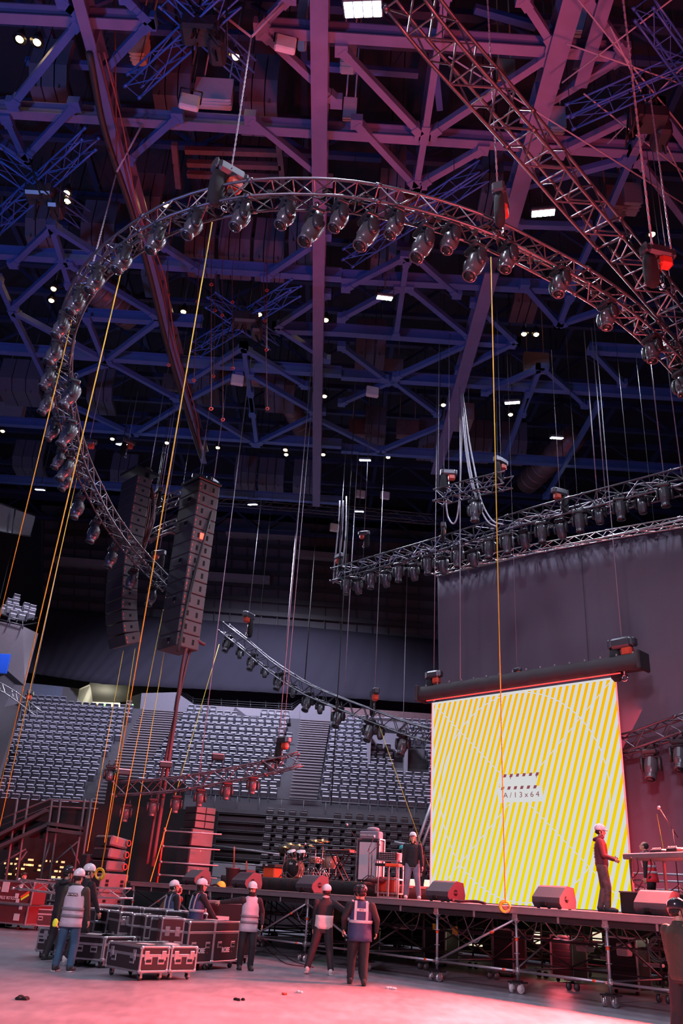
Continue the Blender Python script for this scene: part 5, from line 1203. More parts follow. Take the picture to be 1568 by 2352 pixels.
# mixer rack with stands
p = pd(893, 2055, 3.6); p.z = DECK; t = thing('mixer_rack', 'open rack with a small mixer on top beside the amplifier', 'mixer', p, AU+.35)
m = MB()
for sx in (-1,1):
    for sy in (-1,1): m.bar((sx*.32,sy*.25,.1),(sx*.32,sy*.25,1.0),.04,.04)
for z in (.12,.5,1.0): m.bar((-.32,-.25,z),(.32,-.25,z),.04,.04).bar((-.32,.25,z),(.32,.25,z),.04,.04).bar((-.32,-.25,z),(-.32,.25,z),.04,.04).bar((.32,-.25,z),(.32,.25,z),.04,.04)
m.build('rack_frame', 'alu', t); MB().bbox((0,0,1.12), (.62,.45,.22), .02).build('mixer_case', 'black_plastic', t); m = MB(); [m.lathe([(.012,0),(.01,.02)], 8, (-.25+a*.055,-.235,1.06+b*.05), Vector((0,-1,0))) for a in range(10) for b in range(4)]; m.build('knobs', 'paper', t)
MB().bbox((0,0,.35), (.5,.4,.4), .02).build('stored_unit', 'drum_red', t); m = MB(); [m.lathe([(.05,-.02),(.05,.02)], 10, (sx*.28,sy*.2,.05), Vector((1,0,0))) for sx in (-1,1) for sy in (-1,1)]; m.build('castors', 'rubber', t)
for x, l in ((878,'left'),(902,'right')):
    p = pd(x, 2055, 3.0); p.z = DECK; t = thing('metal_stand', 'narrow metal stand frame with a flat top before the mixer, the %s one' % l, 'stand', p, AU+.35)
    m = MB(); m.bar((-.15,0,0),(-.15,0,.82),.03,.03).bar((.15,0,0),(.15,0,.82),.03,.03).bar((-.15,0,.02),(.15,0,.02),.05,.03); m.build('frame', 'alu', t); MB().bbox((0,0,.86), (.42,.3,.08), .01).build('top_plate', 'black_plastic' if l == 'left' else 'pelican_orange', t)
# boxes at the left of the kit
p = onr(625, 2012, 4.4); t = thing('tool_case', 'bright orange case with a black lid left of the drum kit', 'case', p, AU); MB().bbox((0,0,.17), (.62,.4,.33), .03).build('case_body', 'pelican_orange', t); MB().bbox((0,0,.40), (.7,.44,.13), .02).build('case_lid', 'black_plastic', t); MB().bbox((-.1,-.225,.41), (.12,.01,.06), .003).build('label_plate', 'paper', t)
p = pd(530, 2035, 2.0); p.z = DECK; t = thing('waste_bin', 'round black bin on the stage behind the wedges', 'bin', p); MB().lathe([(.16,0),(.22,.55),(.24,.56),(.24,.60),(.2,.6)], 20).build('bin_body', 'black_plastic', t); MB().torus((0,0,.58),(0,0,1),.235,.015).build('rim', 'alu_dark', t)
p = pd(563, 2030, 2.6); p.z = DECK; t = thing('amplifier_box', 'small black box with an orange strip on the stage', 'box', p, AU); MB().bbox((0,0,.3), (.5,.4,.55), .02).build('box_body', 'black_plastic', t); MB().bbox((.2,-.21,.25), (.06,.01,.35), .003).build('orange_strip', 'orange_tape', t)
p = pd(507, 2037, .9); p.z = DECK; t = thing('hard_hat', 'yellow hard hat lying on the stage edge', 'helmet', p); MB().lathe([(.17,0),(.15,.02),(.145,.07),(.11,.13),(.05,.165),(.002,.17)], 20).build('hat_shell', 'yellow_rope', t); MB().bbox((0,-.13,.01), (.16,.12,.015), .005).build('brim', 'yellow_rope', t)
tag(MB().path(spline([pd(480,2038,.5), pd(495,2036,.5)+Vector((0,0,.05)), pd(510,2041,.5), pd(528,2040,.5)+Vector((0,0,.03)), pd(545,2043,.5)], 5), .03).build('cable_pile', 'cable_red'), 'reddish cable heap on the stage edge beside the yellow hard hat', 'cable')
tag(MB().path(spline([S(-2.15,.15,DECK+.02), S(-1.9,.2,DECK+.05), S(-1.6,.12,DECK+.03), S(-1.2,.2,DECK+.05), S(-.9,.15,DECK+.02)], 5), .03).bbox(S(-1.75,.15,DECK+.04), (.15,.1,.07), .02).build('cable_pile', 'cable_red'), 'reddish cables and plugs on the stage edge beside the wedge at the LED wall', 'cable')
# side fill stack (red grille) on the stage
p = pd(450, 2030, 4.0); p.z = DECK; sf = thing('side_fill_stack', 'tall side fill speaker stack with a bright red-lit grille, left of the drums', 'speaker stack', pd(437,2030,2.6)+Vector((0,0,0)), AU); sf.location.z = DECK
for k in range(3): c = MB().bbox((0,0,.32+k*.62), (.78,1.0,.60), .03).build('cabinet', 'speaker_grille', sf); MB().bbox((.395,0,.32+k*.62), (.02,.92,.55), .01).build('grille', 'speaker_side', c); MB().bbox((.41,-.02,.32+k*.62+.18), (.01,.03,.05), .003).build('badge', 'paper', c)
for k in range(3): c = MB().bbox((0,.05,2.0+k*.25), (.72,.86,.24), .02).build('top_cabinet', 'speaker_grille', sf); MB().bbox((.365,-.17,2.0+k*.25), (.02,.40,.21), .01).bbox((.365,.27,2.0+k*.25), (.02,.40,.21), .01).build('grille', 'speaker_side', c)
# ground stack left (red)
gs = thing('ground_stack', 'red-lit ground stack of bass cabinets with three angled tops, left of the stage', 'speaker stack', Vector((py(236, 2060, 30.5).x, 30.5, 0)), AU+.12)
g0 = gs.location
for k in range(3): c = MB().bbox((0,0,.30+k*.60), (1.0,1.1,.59), .03).build('bass_cabinet', 'speaker_side', gs); m = MB(); [m.bbox((.50,y,.30+k*.60+z), (.02,.13,.09), .01) for y in (-.3,.3) for z in (-.06,.06)]; m.build('handle', 'hole', c); MB().bbox((0,-.555,.30+k*.60), (.9,.02,.48), .01).build('grille', 'speaker_grille', c)
for k in range(3): c = MB().bbox((0,.0,2.02+k*.37), (.95,.75,.32), .05, Matrix.Rotation(-.07*k, 3, 'X')).build('top_cabinet', 'speaker_side', gs); MB().bbox((0,-.385,2.02+k*.37), (.85,.02,.27), .01).build('grille', 'speaker_grille', c); MB().torus((.50,.33,2.02+k*.37),(1,0,0),.09,.02,16,6).build('handle', 'drum_red', c)
MB().bbox((-.72,.0,1.2), (.42,1.0,2.3), .04).build('side_cabinet', 'speaker_grille', gs)
# drum-side small exit signs and white boxes behind the stage
for x, y, l in ((496,1988,'green exit sign behind the side fill stack'),(573,1994,'pair of green exit signs above the orange strip box')): tag(MB().bbox((0,0,0), (.34,.05,.2), .01).build('exit_sign', 'green_sign', None, loc=py(x, y, 40)), l, 'exit sign')
tag(MB().bbox((0,0,0), (2.6,.3,1.3), .05).build('white_partition', 'panel_pale', None, loc=py(515, 2018, 39)), 'pale low partition behind the side fill stack', 'partition')
tag(MB().bbox((0,0,0), (.9,.3,1.4), .05).build('white_cabinet', 'paper', None, loc=py(380, 2010, 38)), 'white cabinet standing far behind the guard rail', 'cabinet')
tag(MB().bbox((0,0,0), (2.2,.15,.22), .03).build('light_bar', 'lit_white', None, loc=S(-10.4, 9.2, DECK+.55), rot=(0,0,AU)), 'bright white light bar on the stage floor left of the LED wall', 'lamp')
tag(MB().bbox((0,0,0), (1.1,.15,.30), .03).build('light_bar', 'lit_white', None, loc=S(-9.9, 9.0, DECK+.18), rot=(0,0,AU)), 'lower bright white lamp just at the left foot of the LED wall', 'lamp')
for i, (a, b) in enumerate((((905,1935),(985,1950)),((938,1995),(1000,1820)),((948,1998),(1010,1835)))): tag(MB().tube(py(*a, 37), py(*b, 37), .07, 8).build('scaffold_pole', 'scaffold'), 'pole of the support frame left of the LED wall, %s one' % ('horizontal', 'left slanted', 'right slanted')[i], 'pole')

# DJ table and riser at the right
rz_ = thing('side_riser', 'low black draped riser under the DJ table', 'riser', S(4.15, 2.35, DECK), AU)
MB().bbox((0,0,.2), (4.8,2.3,.40), .02).build('riser_body', 'cloth_black', rz_); MB().bbox((0,0,.405), (4.82,2.32,.03), .005).build('riser_top', 'deck_wood', rz_)
dj = thing('dj_table', 'long silver-legged table with DJ equipment at the right', 'table', S(3.25, 1.75, DECK+.42), AU-.45)
m = MB().bbox((0,0,.73), (3.9,.8,.12), .02); m.build('table_top', 'deck_edge', dj)
for x, y in ((-1.8,-.3),(-1.45,.3),(.35,-.3),(.55,-.15),(1.6,-.3)): MB().bar((x,y,0),(x,y,.68),.05,.05).build('leg', 'alu', dj)
for i, (x, w, h, l) in enumerate(((-.75,.38,.08,'left DJ media player on the table'),(-.25,.34,.10,'DJ mixer between the two players'),(.3,.38,.08,'right DJ media player on the table'),(.95,.5,.07,'black effect unit on the DJ table'))):
    p = dj.location+Matrix.Rotation(AU-.45, 3, 'Z') @ Vector((x-.3,0,.79)); t = thing('dj_deck', l, 'DJ equipment', p, AU-.45); MB().bbox((0,0,h/2), (w,.4,h), .015).build('deck_body', 'black_plastic', t); MB().lathe([(.13,h),(.13,h+.015)], 22).build('jog_wheel', 'alu_dark', t); m = MB(); [m.lathe([(.012,0),(.01,.03)], 8, (-w*.4+k*.05,-.15,h)) for k in range(6)]; m.build('knobs', 'alu', t)
for i, q in enumerate(([(1462,1970),(1465,2000),(1452,2020),(1475,2022),(1462,2045),(1455,2060)],[(1448,1968),(1450,2005),(1458,2030),(1480,2040),(1470,2058)],[(1492,1965),(1495,1990),(1490,2010)])):
    tag(MB().path(spline([pd(x, y, 2.0) for x, y in q], 6), .014).build('dangling_cable', 'cable_red'), 'pinkish cable dangling under the DJ table, %s from the left' % ordw([1,0,2][i]), 'cable')
# railings behind the DJ table
t = thing('rear_guard_rail', 'silver guard rails behind the DJ table at the right edge', 'guard rail', S(4, 7, DECK))
for y in (2006, 2022, 2042): MB().tube(pd(1450,y,6), pd(1600,y+4,6), .03).build('rail', 'scaffold', t, world=True)
MB().tube(pd(1497,2040,6), pd(1497,2062,6), .03).build('post', 'scaffold', t, world=True)

# scaffold stair tower at the far left
tw = thing('scaffold_stair', 'dark scaffold stair tower with sloping flights at the left behind the cases', 'scaffold', (-11, 33, 0))
m = MB()
for x in (25, 50, 105, 125, 180, 195): m.tube(py(x+15,1835,33), py(x-25,2110,33), .05)
m.build('standards', 'scaffold_dark', tw, world=True)
for a, b in (((-20,1930),(110,1862)),((-20,1955),(112,1895)),((112,1905),(190,1915)),((112,1892),(192,1903))): MB().bar(py(*a,33), py(*b,33), .5, .12).build('flight', 'seat_black', tw, world=True)
MB().path([py(-20,1890,33), py(50,1862,33), py(115,1836,33), py(225,1843,33)], .04).path([py(-20,1905,33), py(115,1852,33), py(225,1858,33)], .03).build('hand_rail', 'scaffold_dark', tw, world=True)
MB().box(py(155,1885,33.3), (1.35,.08,.9)).box(py(80,1905,33.3), (1.1,.08,.6)).box(py(15,1928,33.3), (1.3,.08,.7)).build('infill_panel', 'cloth_black', tw, world=True)
m = MB(); 
for a, b in (((-10,1990),(60,1950)),((100,2000),(182,1930)),((30,2000),(62,1955)),((115,1935),(95,2000)),((160,1940),(185,1990)),((0,2060),(200,2075)),((100,2040),(190,2045))): m.tube(py(*a,33), py(*b,33), .04)
m.build('braces', 'scaffold_dark', tw, world=True)
tag(MB().box(py(120,1990,37), (13,.3,5)).build('black_curtain', 'cloth_black'), 'black curtain behind the scaffold stair at the left', 'curtain')
tag(MB().box(py(310,1990,38.5), (3.4,.3,7)).build('black_curtain', 'cloth_black'), 'black curtain between the ground stack and the guard rail', 'curtain')
m = MB(); r2 = random.Random(3)
for k in range(46):
    x = r2.choice((r2.uniform(120,190), r2.uniform(10,120), r2.uniform(20,70))); y = 1978+.07*x+r2.choice((0,12,22,36))-8; m.box(py(x, y, 36.6), (r2.uniform(.05,.14),.03,.07))
tag(m.build('distant_lights', 'warm_glow' if 'warm_glow' in MT else defm('warm_glow', (1,.8,.4), .5, emit=(1,.72,.30), es=.9) and 'warm_glow'), 'tiny yellow lights glittering behind the scaffold stair', 'lights', kind='stuff')
# horizontal silver truss on the floor by left people
truss('floor_truss', 'low silver tube truss lying behind the group at the left', [py(40,2030,27.5), py(195,2048,26.5), py(300,2052,26)], .3, .25, .025, .014, .4, 'alu', tri=True)
t = thing('lighting_stand', 'silver tripod stand behind the helmeted group', 'stand', pz(135, 2110, 0)); m = MB()
for a in (0, 2.1, 4.2): m.tube((0,0,1.75), (.55*math.cos(a), .55*math.sin(a), .01), .02)
m.build('tripod_legs', 'alu', t); MB().tube((0,0,1.2), (0,0,1.9), .025).build('pole', 'alu', t)
# ================================================================== flight cases
def flight_case(p, rz, w, d, h, lab, body='case_black', lid=.3, casters=True, logo=None, papers=(), latches=(), group=None, cz=.13, name='flight_case', side_latch=True):
    """w along local x (front face looks to -y), lid = share of the height"""
    t = thing(name, lab, 'flight case', p, rz, group); zb = cz if casters else 0
    MB().bbox((0,0,zb+h/2), (w,d,h), .012).build('case_body', body, t)
    m = MB(); e = .036
    for sx in (-1,1):
        for sy in (-1,1): m.bbox((sx*(w/2-e*.35), sy*(d/2-e*.35), zb+h/2), (e,e,h), .006)
    zl = zb+h*(1-lid)
    for z, hh in ((zb+.02,e), (zb+h-.015,e), (zl, .05)):
        for sy in (-1,1): m.bbox((0, sy*(d/2-e*.3), z), (w,e,hh), .006)
        for sx in (-1,1): m.bbox((sx*(w/2-e*.3), 0, z), (e,d,hh), .006)
    m.build('edge_frame', 'alu', t)
    for sx in (-1,1):
        for sy in (-1,1):
            for z in (zb+.03, zb+h-.03): MB().bbox((sx*(w/2-.02), sy*(d/2-.02), z), (.075,.075,.075), .025).build('corner_ball', 'alu', t)
    zh = zb+h*.5*(1-lid)
    for x, y, ax in [(fx*w, -d/2-.006, 0) for fx in (-.27,.27)]+[(sx*(w/2+.006), fx*d, 1) for sx in (-1,1) for fx in (-.22,.22)]:
        hd_ = MB().bbox((x, y, zh+.055), (.15,.012,.12) if ax == 0 else (.012,.15,.12), .006).build('handle', 'alu', t)
        MB().bbox((x+(0 if ax == 0 else math.copysign(.008,x)), y-(.010 if ax == 0 else 0), zh+.055), (.11,.016,.05) if ax == 0 else (.016,.11,.05), .006).build('handle_grip', 'black_metal', hd_)
    if side_latch:
        for fx in (-.30, .30): MB().bbox((w/2+.010, fx*d, zl), (.014,.10,.16), .006).build('latch', 'alu', t)
    for fx in latches: MB().bbox((fx*w, -d/2-.012, zl), (.10,.016,.18), .006).bbox((fx*w, -d/2-.022, zl), (.04,.012,.06), .004).build('latch', 'alu', t)
    if casters:
        for sx in (-1,1):
            for sy in (-1,1):
                a = rnd.uniform(-.6,.6); ax = Vector((math.cos(a), math.sin(a), 0)); c = Vector((sx*(w/2-.1), sy*(d/2-.1), 0))
                k = MB().lathe([(.02,-.02),(.046,-.02),(.05,-.012),(.05,.012),(.046,.02),(.02,.02)], 16, c+Vector((0,0,.05)), ax).build('castor', 'rubber', t)
                MB().box(c+ax*.03+Vector((0,0,.085)), (.008,.05,.09)).box(c-ax*.03+Vector((0,0,.085)), (.008,.05,.09)).bbox(c+Vector((0,0,.125)), (.10,.09,.012), .003).build('fork', 'alu', k)
    for k, (x, y, pw, pdp, a, m_) in enumerate(papers):
        MB().bbox((x*w, y*d, zb+h+.006), (pw,pdp,.008), .002, Matrix.Rotation(a, 3, 'Z')).build('paper_label', m_, t)
    if logo:
        text_mesh(logo, .135, 'logo_text', 'paper', t, (0, -d/2-.004, zb+h*.30), (PI/2,0,0), .002, True, .92)
        MB().bbox((.245, -d/2-.004, zb+h*.255), (.02,.004,.02), .001).build('logo_dot', 'drum_red', t)
    return t
def ctr(pl, pr, d):       # centre of a case from its two front bottom corners
    a = Vector(pl); b = Vector(pr); rz = math.atan2(b.y-a.y, b.x-a.x); n = Vector((-math.sin(rz), math.cos(rz), 0))
    c = (a+b)/2+n*d/2; c.z = 0; return c, rz, (b-a).length
# front pair
a, b, c_ = pz(241,2216,.16), pz(319,2231,.16), pz(438,2223,.16)
# front pair: left faces look to the lower left, right faces to the right of the camera
P0 = pz(319,2231,.16); P1 = pz(382,2229,.16); P2 = pz(436,2223,.16)
rzA = math.atan2((P0-a).y, (P0-a).x)      # long side direction, pointing to the near corner
wA = (P0-a).length
nA = Vector((-math.sin(rzA), math.cos(rzA), 0))
dA = .62
cA = (a+P0)/2+nA*dA/2; cA.z = 0
flight_case(cA, rzA, wA*.99, dA, .43, 'low dark red flight case nearest to us, left one of the front pair', lid=.36, latches=(-.33,.33), papers=((.1,.1,.3,.2,.2,'paper'),))
cB = cA+nA*(dA+.03)
flight_case(cB, rzA, wA*.99, .60, .43, 'low dark red flight case behind the nearest one, right one of the front pair', lid=.36, latches=(-.33,.33), papers=((.0,.1,.3,.2,-.1,'paper'),(.25,-.2,.25,.2,.3,'paper')))
# tall pair with the white logo
L0, L1, L2 = pz(425,2212,.16), pz(486,2209,.16), pz(543,2205,.16)
def tallrow(pl, pr, d, h, lab, **kw):
    c, rz, w = ctr(pl, pr, d); return flight_case(c, rz, w*.985, d, h, lab, **kw)
tallrow(L0, L1, 1.1, .80, 'tall dark flight case with a white logo, left one of the logo pair', logo='ROBE', lid=.27, latches=(), papers=((-.1,0,.5,.3,.1,'paper'),))
tallrow(L1, L2, 1.1, .80, 'tall dark flight case with a white logo, right one beside the silver vest worker', logo='ROBE', lid=.27, papers=((.1,-.1,.4,.3,.1,'paper'),))
K = lambda x, y: pz(x, y, .16)
rzr = math.atan2((L2-L0).y, (L2-L0).x); d0 = (L2-L0).normalized(); nR = Vector((-d0.y, d0.x, 0))
# the packed block left of the logo pair: cases at heights from pixels
def at_top(xl, xr, ytop, Y, h, d, lab, **kw):
    p = py(xl, ytop, Y); q = py(xr, ytop+(xr-xl)*.075, Y+.15)
    c = (p+q)/2; rz = math.atan2(q.y-p.y, q.x-p.x); c = Vector((c.x, c.y, 0))+Vector((-math.sin(rz), math.cos(rz), 0))*d/2
    return flight_case(c, rz, (q-p).length*.98, d, h, lab, **kw)
at_top(372,425,2116,19.3,.84,1.0,'reddish brown flight case with two big latches left of the logo pair', body='case_brown', lid=.30, latches=(-.22,.22), papers=((.1,.1,.35,.3,.1,'paper'),))
at_top(334,371,2114,19.9,.84,1.0,'dark flight case with two silver handles left of the reddish brown one', lid=.28)
at_top(305,333,2111,20.2,.84,1.0,'narrow dark flight case third from the logo pair', lid=.28)
at_top(275,304,2108,20.3,.86,1.0,'narrow plain flight case with two upright latches at the bend of the block', lid=.2, latches=(-.2,.2))
at_top(247,273,2103,20.9,.86,.9,'dark flight case with two handles left of the bend of the block', lid=.30)
at_top(219,246,2100,21.1,.86,.9,'dark flight case at the left end of the block behind the white helmet worker', lid=.30, papers=((.1,.1,.3,.25,.1,'paper'),))
for k, (x0, x1, y, Y, l) in enumerate(((225,275,2089,22.3,'back row flight case at the left with red-lit papers on its lid'),(278,325,2092,22.0,'back row flight case second from the left with papers on its lid'),(328,378,2095,21.7,'back row flight case in front of the two navy vest workers'),(380,430,2099,21.3,'back row flight case before the right navy vest worker'),(432,476,2104,20.9,'back row flight case at the right end behind the logo pair'))):
    at_top(x0, x1, y, Y, .92, .9, l, lid=.3, papers=((-.2,.1,.35,.3,.2,'paper'),(.2,-.1,.4,.3,-.2,'panel_pale')))
c1, r1, w1 = ctr(K(182,2196), K(233,2204), .8); flight_case(c1, r1, w1, .75, .44, 'low flight case behind the jeans worker, left of two', lid=.34, latches=(.3,))
c1, r1, w1 = ctr(K(233,2204), K(272,2198), .7); flight_case(c1, r1, w1, .7, .44, 'low flight case half hidden by the nearest case', lid=.34, papers=((0,.1,.4,.3,.3,'paper'),))
c1, r1, w1 = ctr(K(85,2181), K(122,2184), .7); flight_case(c1, r1, w1*1.2, .7, .46, 'low flight case left of the helmeted group with a castor showing', lid=.3, latches=(-.1,))
c1, r1, w1 = ctr(pz(97,2127,.14), pz(118,2128,.14), .6); flight_case(c1, r1, .9, .6, .5, 'open grey-edged flight case far left behind the helmeted group', lid=.3)
t = thing('case_lid', 'tall open case lid frame standing upright left of the helmeted group', 'case lid', pz(108,2126,0)+Vector((0,.3,0)), .1)
MB().bbox((.25,0,1.05), (.95,.3,.95), .02).build('lid_body', 'case_black', t); m = MB()
for x in (-.22,-.1,.72): m.bar((x,-.16,.55),(x,-.16,1.52),.04,.04)
m.bar((-.22,-.16,1.52),(.72,-.16,1.52),.04,.04).bar((-.22,-.16,.56),(.72,-.16,.56),.04,.04); m.build('edge_frame', 'alu', t)
# upright case under the silver vest worker's arm
p = py(502,2056,22.2); q = py(556,2060,22.0); cc = (p+q)/2; t = flight_case(Vector((cc.x, cc.y+.35, 0)), math.atan2(q.y-p.y, q.x-p.x), 1.0, .7, 1.15, 'upright dark flight case with white labels under the silver vest worker\'s hand', lid=.0, side_latch=False)
MB().bbox((-.02,-.36,.85), (.34,.008,.26), .003).bbox((-.02,-.36,.56), (.28,.008,.10), .003).build('paper_label', 'paper', t); text_mesh('FLIGHTCASE'[:0]+'M X R S 1', .07, 'stencil_text', 'paper', t, (-.02,-.36,.66), (PI/2,0,0), .001)
# big left case
c1, r1, w1 = ctr(pz(-75,2112,.16), pz(58,2125,.16), 1.1)
Yl = pz(58,2125,.16).y
t = thing('flight_case', 'large open red-lit flight case at the left edge with upside-down white writing', 'flight case', Vector((c1.x, c1.y, 0)), r1)
W1 = w1*.98
MB().bbox((0,0,.44), (W1,1.1,.55), .015).build('case_body', 'case_brown', t)
m = MB()
for sx in (-1,1):
    for sy in (-1,1): m.bbox((sx*W1/2, sy*.54, .44), (.05,.05,.56), .008)
for z in (.17,.71):
    for sy in (-1,1): m.bbox((0, sy*.54, z), (W1,.05,.05), .008)
    for sx in (-1,1): m.bbox((sx*W1/2, 0, z), (.05,1.1,.05), .008)
m.build('edge_frame', 'alu', t)
ld = MB().bbox((.18,-.35,1.06), (W1,.62,.64), .015, Matrix.Rotation(-.0, 3, 'Y')).build('lid', 'case_brown', t)
m = MB()
for sx in (-1,1): m.bbox((.18+sx*W1/2,-.66,1.06), (.05,.05,.66), .008)
for z in (.75,1.38): m.bbox((.18,-.66,z), (W1,.05,.06), .008)
for sx in (-1,1): m.bbox((.18+sx*W1/2,-.35,1.38), (.05,.6,.05), .008)
m.build('lid_edge_frame', 'alu', ld)
m = MB()
for x, z, w, h in ((W1/2-.35,1.22,.16,.18),(W1/2-1.5,1.22,.16,.18),(W1/2-1.0,1.2,.3,.3),(W1/2-1.35,1.05,.26,.26),(W1/2-.45,.97,.15,.14),(W1/2-.38,.82,.14,.14),): m.bbox((x,-.672,z), (w,.012,h), .004)
m.build('plate', 'paper', ld)
m = MB().bbox((W1/2-.40,-.56,.36), (.24,.012,.2), .005).bbox((W1/2-.30,-.56,.65), (.14,.012,.14), .005); m.build('handle', 'paper', t)
text_mesh('COLOR STROBE M', .125, 'case_text', 'paper', ld, (W1/2-.98,-.672,.90), (PI/2,PI,0), .001, True)
MB().bbox((W1/2-.12,-.675,1.02), (.36,.006,.07), .002, Matrix.Rotation(-.5,3,'Y')).build('orange_stripe', 'orange_tape', ld); MB().bbox((W1/2-.10,-.675,.95), (.34,.006,.06), .002, Matrix.Rotation(-.5,3,'Y')).build('green_stripe', 'neon_yellow', ld)
for sx in (-1,1):
    for sy in (-1,1): MB().lathe([(.02,-.02),(.065,-.02),(.065,.02),(.02,.02)], 14, (sx*(W1/2-.4), sy*.4, .065), Vector((1,.3,0))).build('castor', 'rubber', t)
t = thing('lighting_console', 'small control desk lying on the big left case before the bending man', 'console', t.location+Vector((.9,.0,1.40)), r1); MB().bbox((0,0,.04), (.7,.4,.07), .01).build('console_body', 'alu_dark', t); m = MB(); [m.box((-.3+k*.07,-.05,.085), (.03,.05,.02)) for k in range(9)]; m.build('faders', 'paper', t)
# small things lying on the floor
for x, y, m_, s, l in ((56,2293,'cloth_black',.11,'small black scrap lying on the floor at the lower left'),(550,2296,'cloth_black',.07,'tiny black scrap on the floor at the bottom middle'),(652,2283,'drum_red',.04,'tiny red scrap on the floor'),(693,2279,'paper',.07,'white scrap of paper on the floor below the sweater worker'),(896,2270,'paper',.09,'white crumpled paper near the red edge of the floor light'),(55,2134,'cloth_black',.13,'small black folded stand under the big left case')):
    p = pz(x, y, .015); mb = MB()
    for k in range(4): mb.ell(p+Vector((rnd.uniform(-s,s), rnd.uniform(-s,s), 0)), (s*.5, s*.35, .015+s*.15), 8, 5)
    tag(mb.build('floor_scrap', m_), l, 'scrap')
t = thing('sneaker_pair_bag', 'two pink and green marker cones on the floor far left', 'marker', pz(88,2115,0)); 
MB().lathe([(.07,0),(.03,.25),(.02,.28)], 12, (-.12,0,0)).lathe([(.07,0),(.03,.25),(.02,.28)], 12, (.15,0,0)).build('cone', mat('pink_plastic', (.9,.05,.4), .5), t); t.name = 'marker_cones'
# ================================================================== people
def ik(a, b, l1, l2, hint):
    a = Vector(a); b = Vector(b); d = b-a; L = min(d.length, (l1+l2)*.999); d = d.normalized()
    x = (l1*l1-l2*l2+L*L)/(2*L); h = math.sqrt(max(0, l1*l1-x*x)); k = Vector(hint); k = (k-d*k.dot(d)).normalized()
    return a+d*x+k*h, a+d*L
def vox(o, s, smooth=3):
    r = o.modifiers.new('remesh', 'REMESH'); r.mode = 'VOXEL'; r.voxel_size = s; r.use_smooth_shade = True
    if smooth: m = o.modifiers.new('smooth', 'SMOOTH'); m.iterations = smooth; m.factor = .5
def ering(c, rx, ry, rot=0., n=16, sq=1.):
    c = Vector(c); out = []
    for i in range(n):
        a = 2*PI*i/n; x = math.copysign(abs(math.cos(a))**sq, math.cos(a))*rx; y = math.copysign(abs(math.sin(a))**sq, math.sin(a))*ry
        out.append(c+Vector((x*math.cos(rot)-y*math.sin(rot), x*math.sin(rot)+y*math.cos(rot), 0)))
    return out
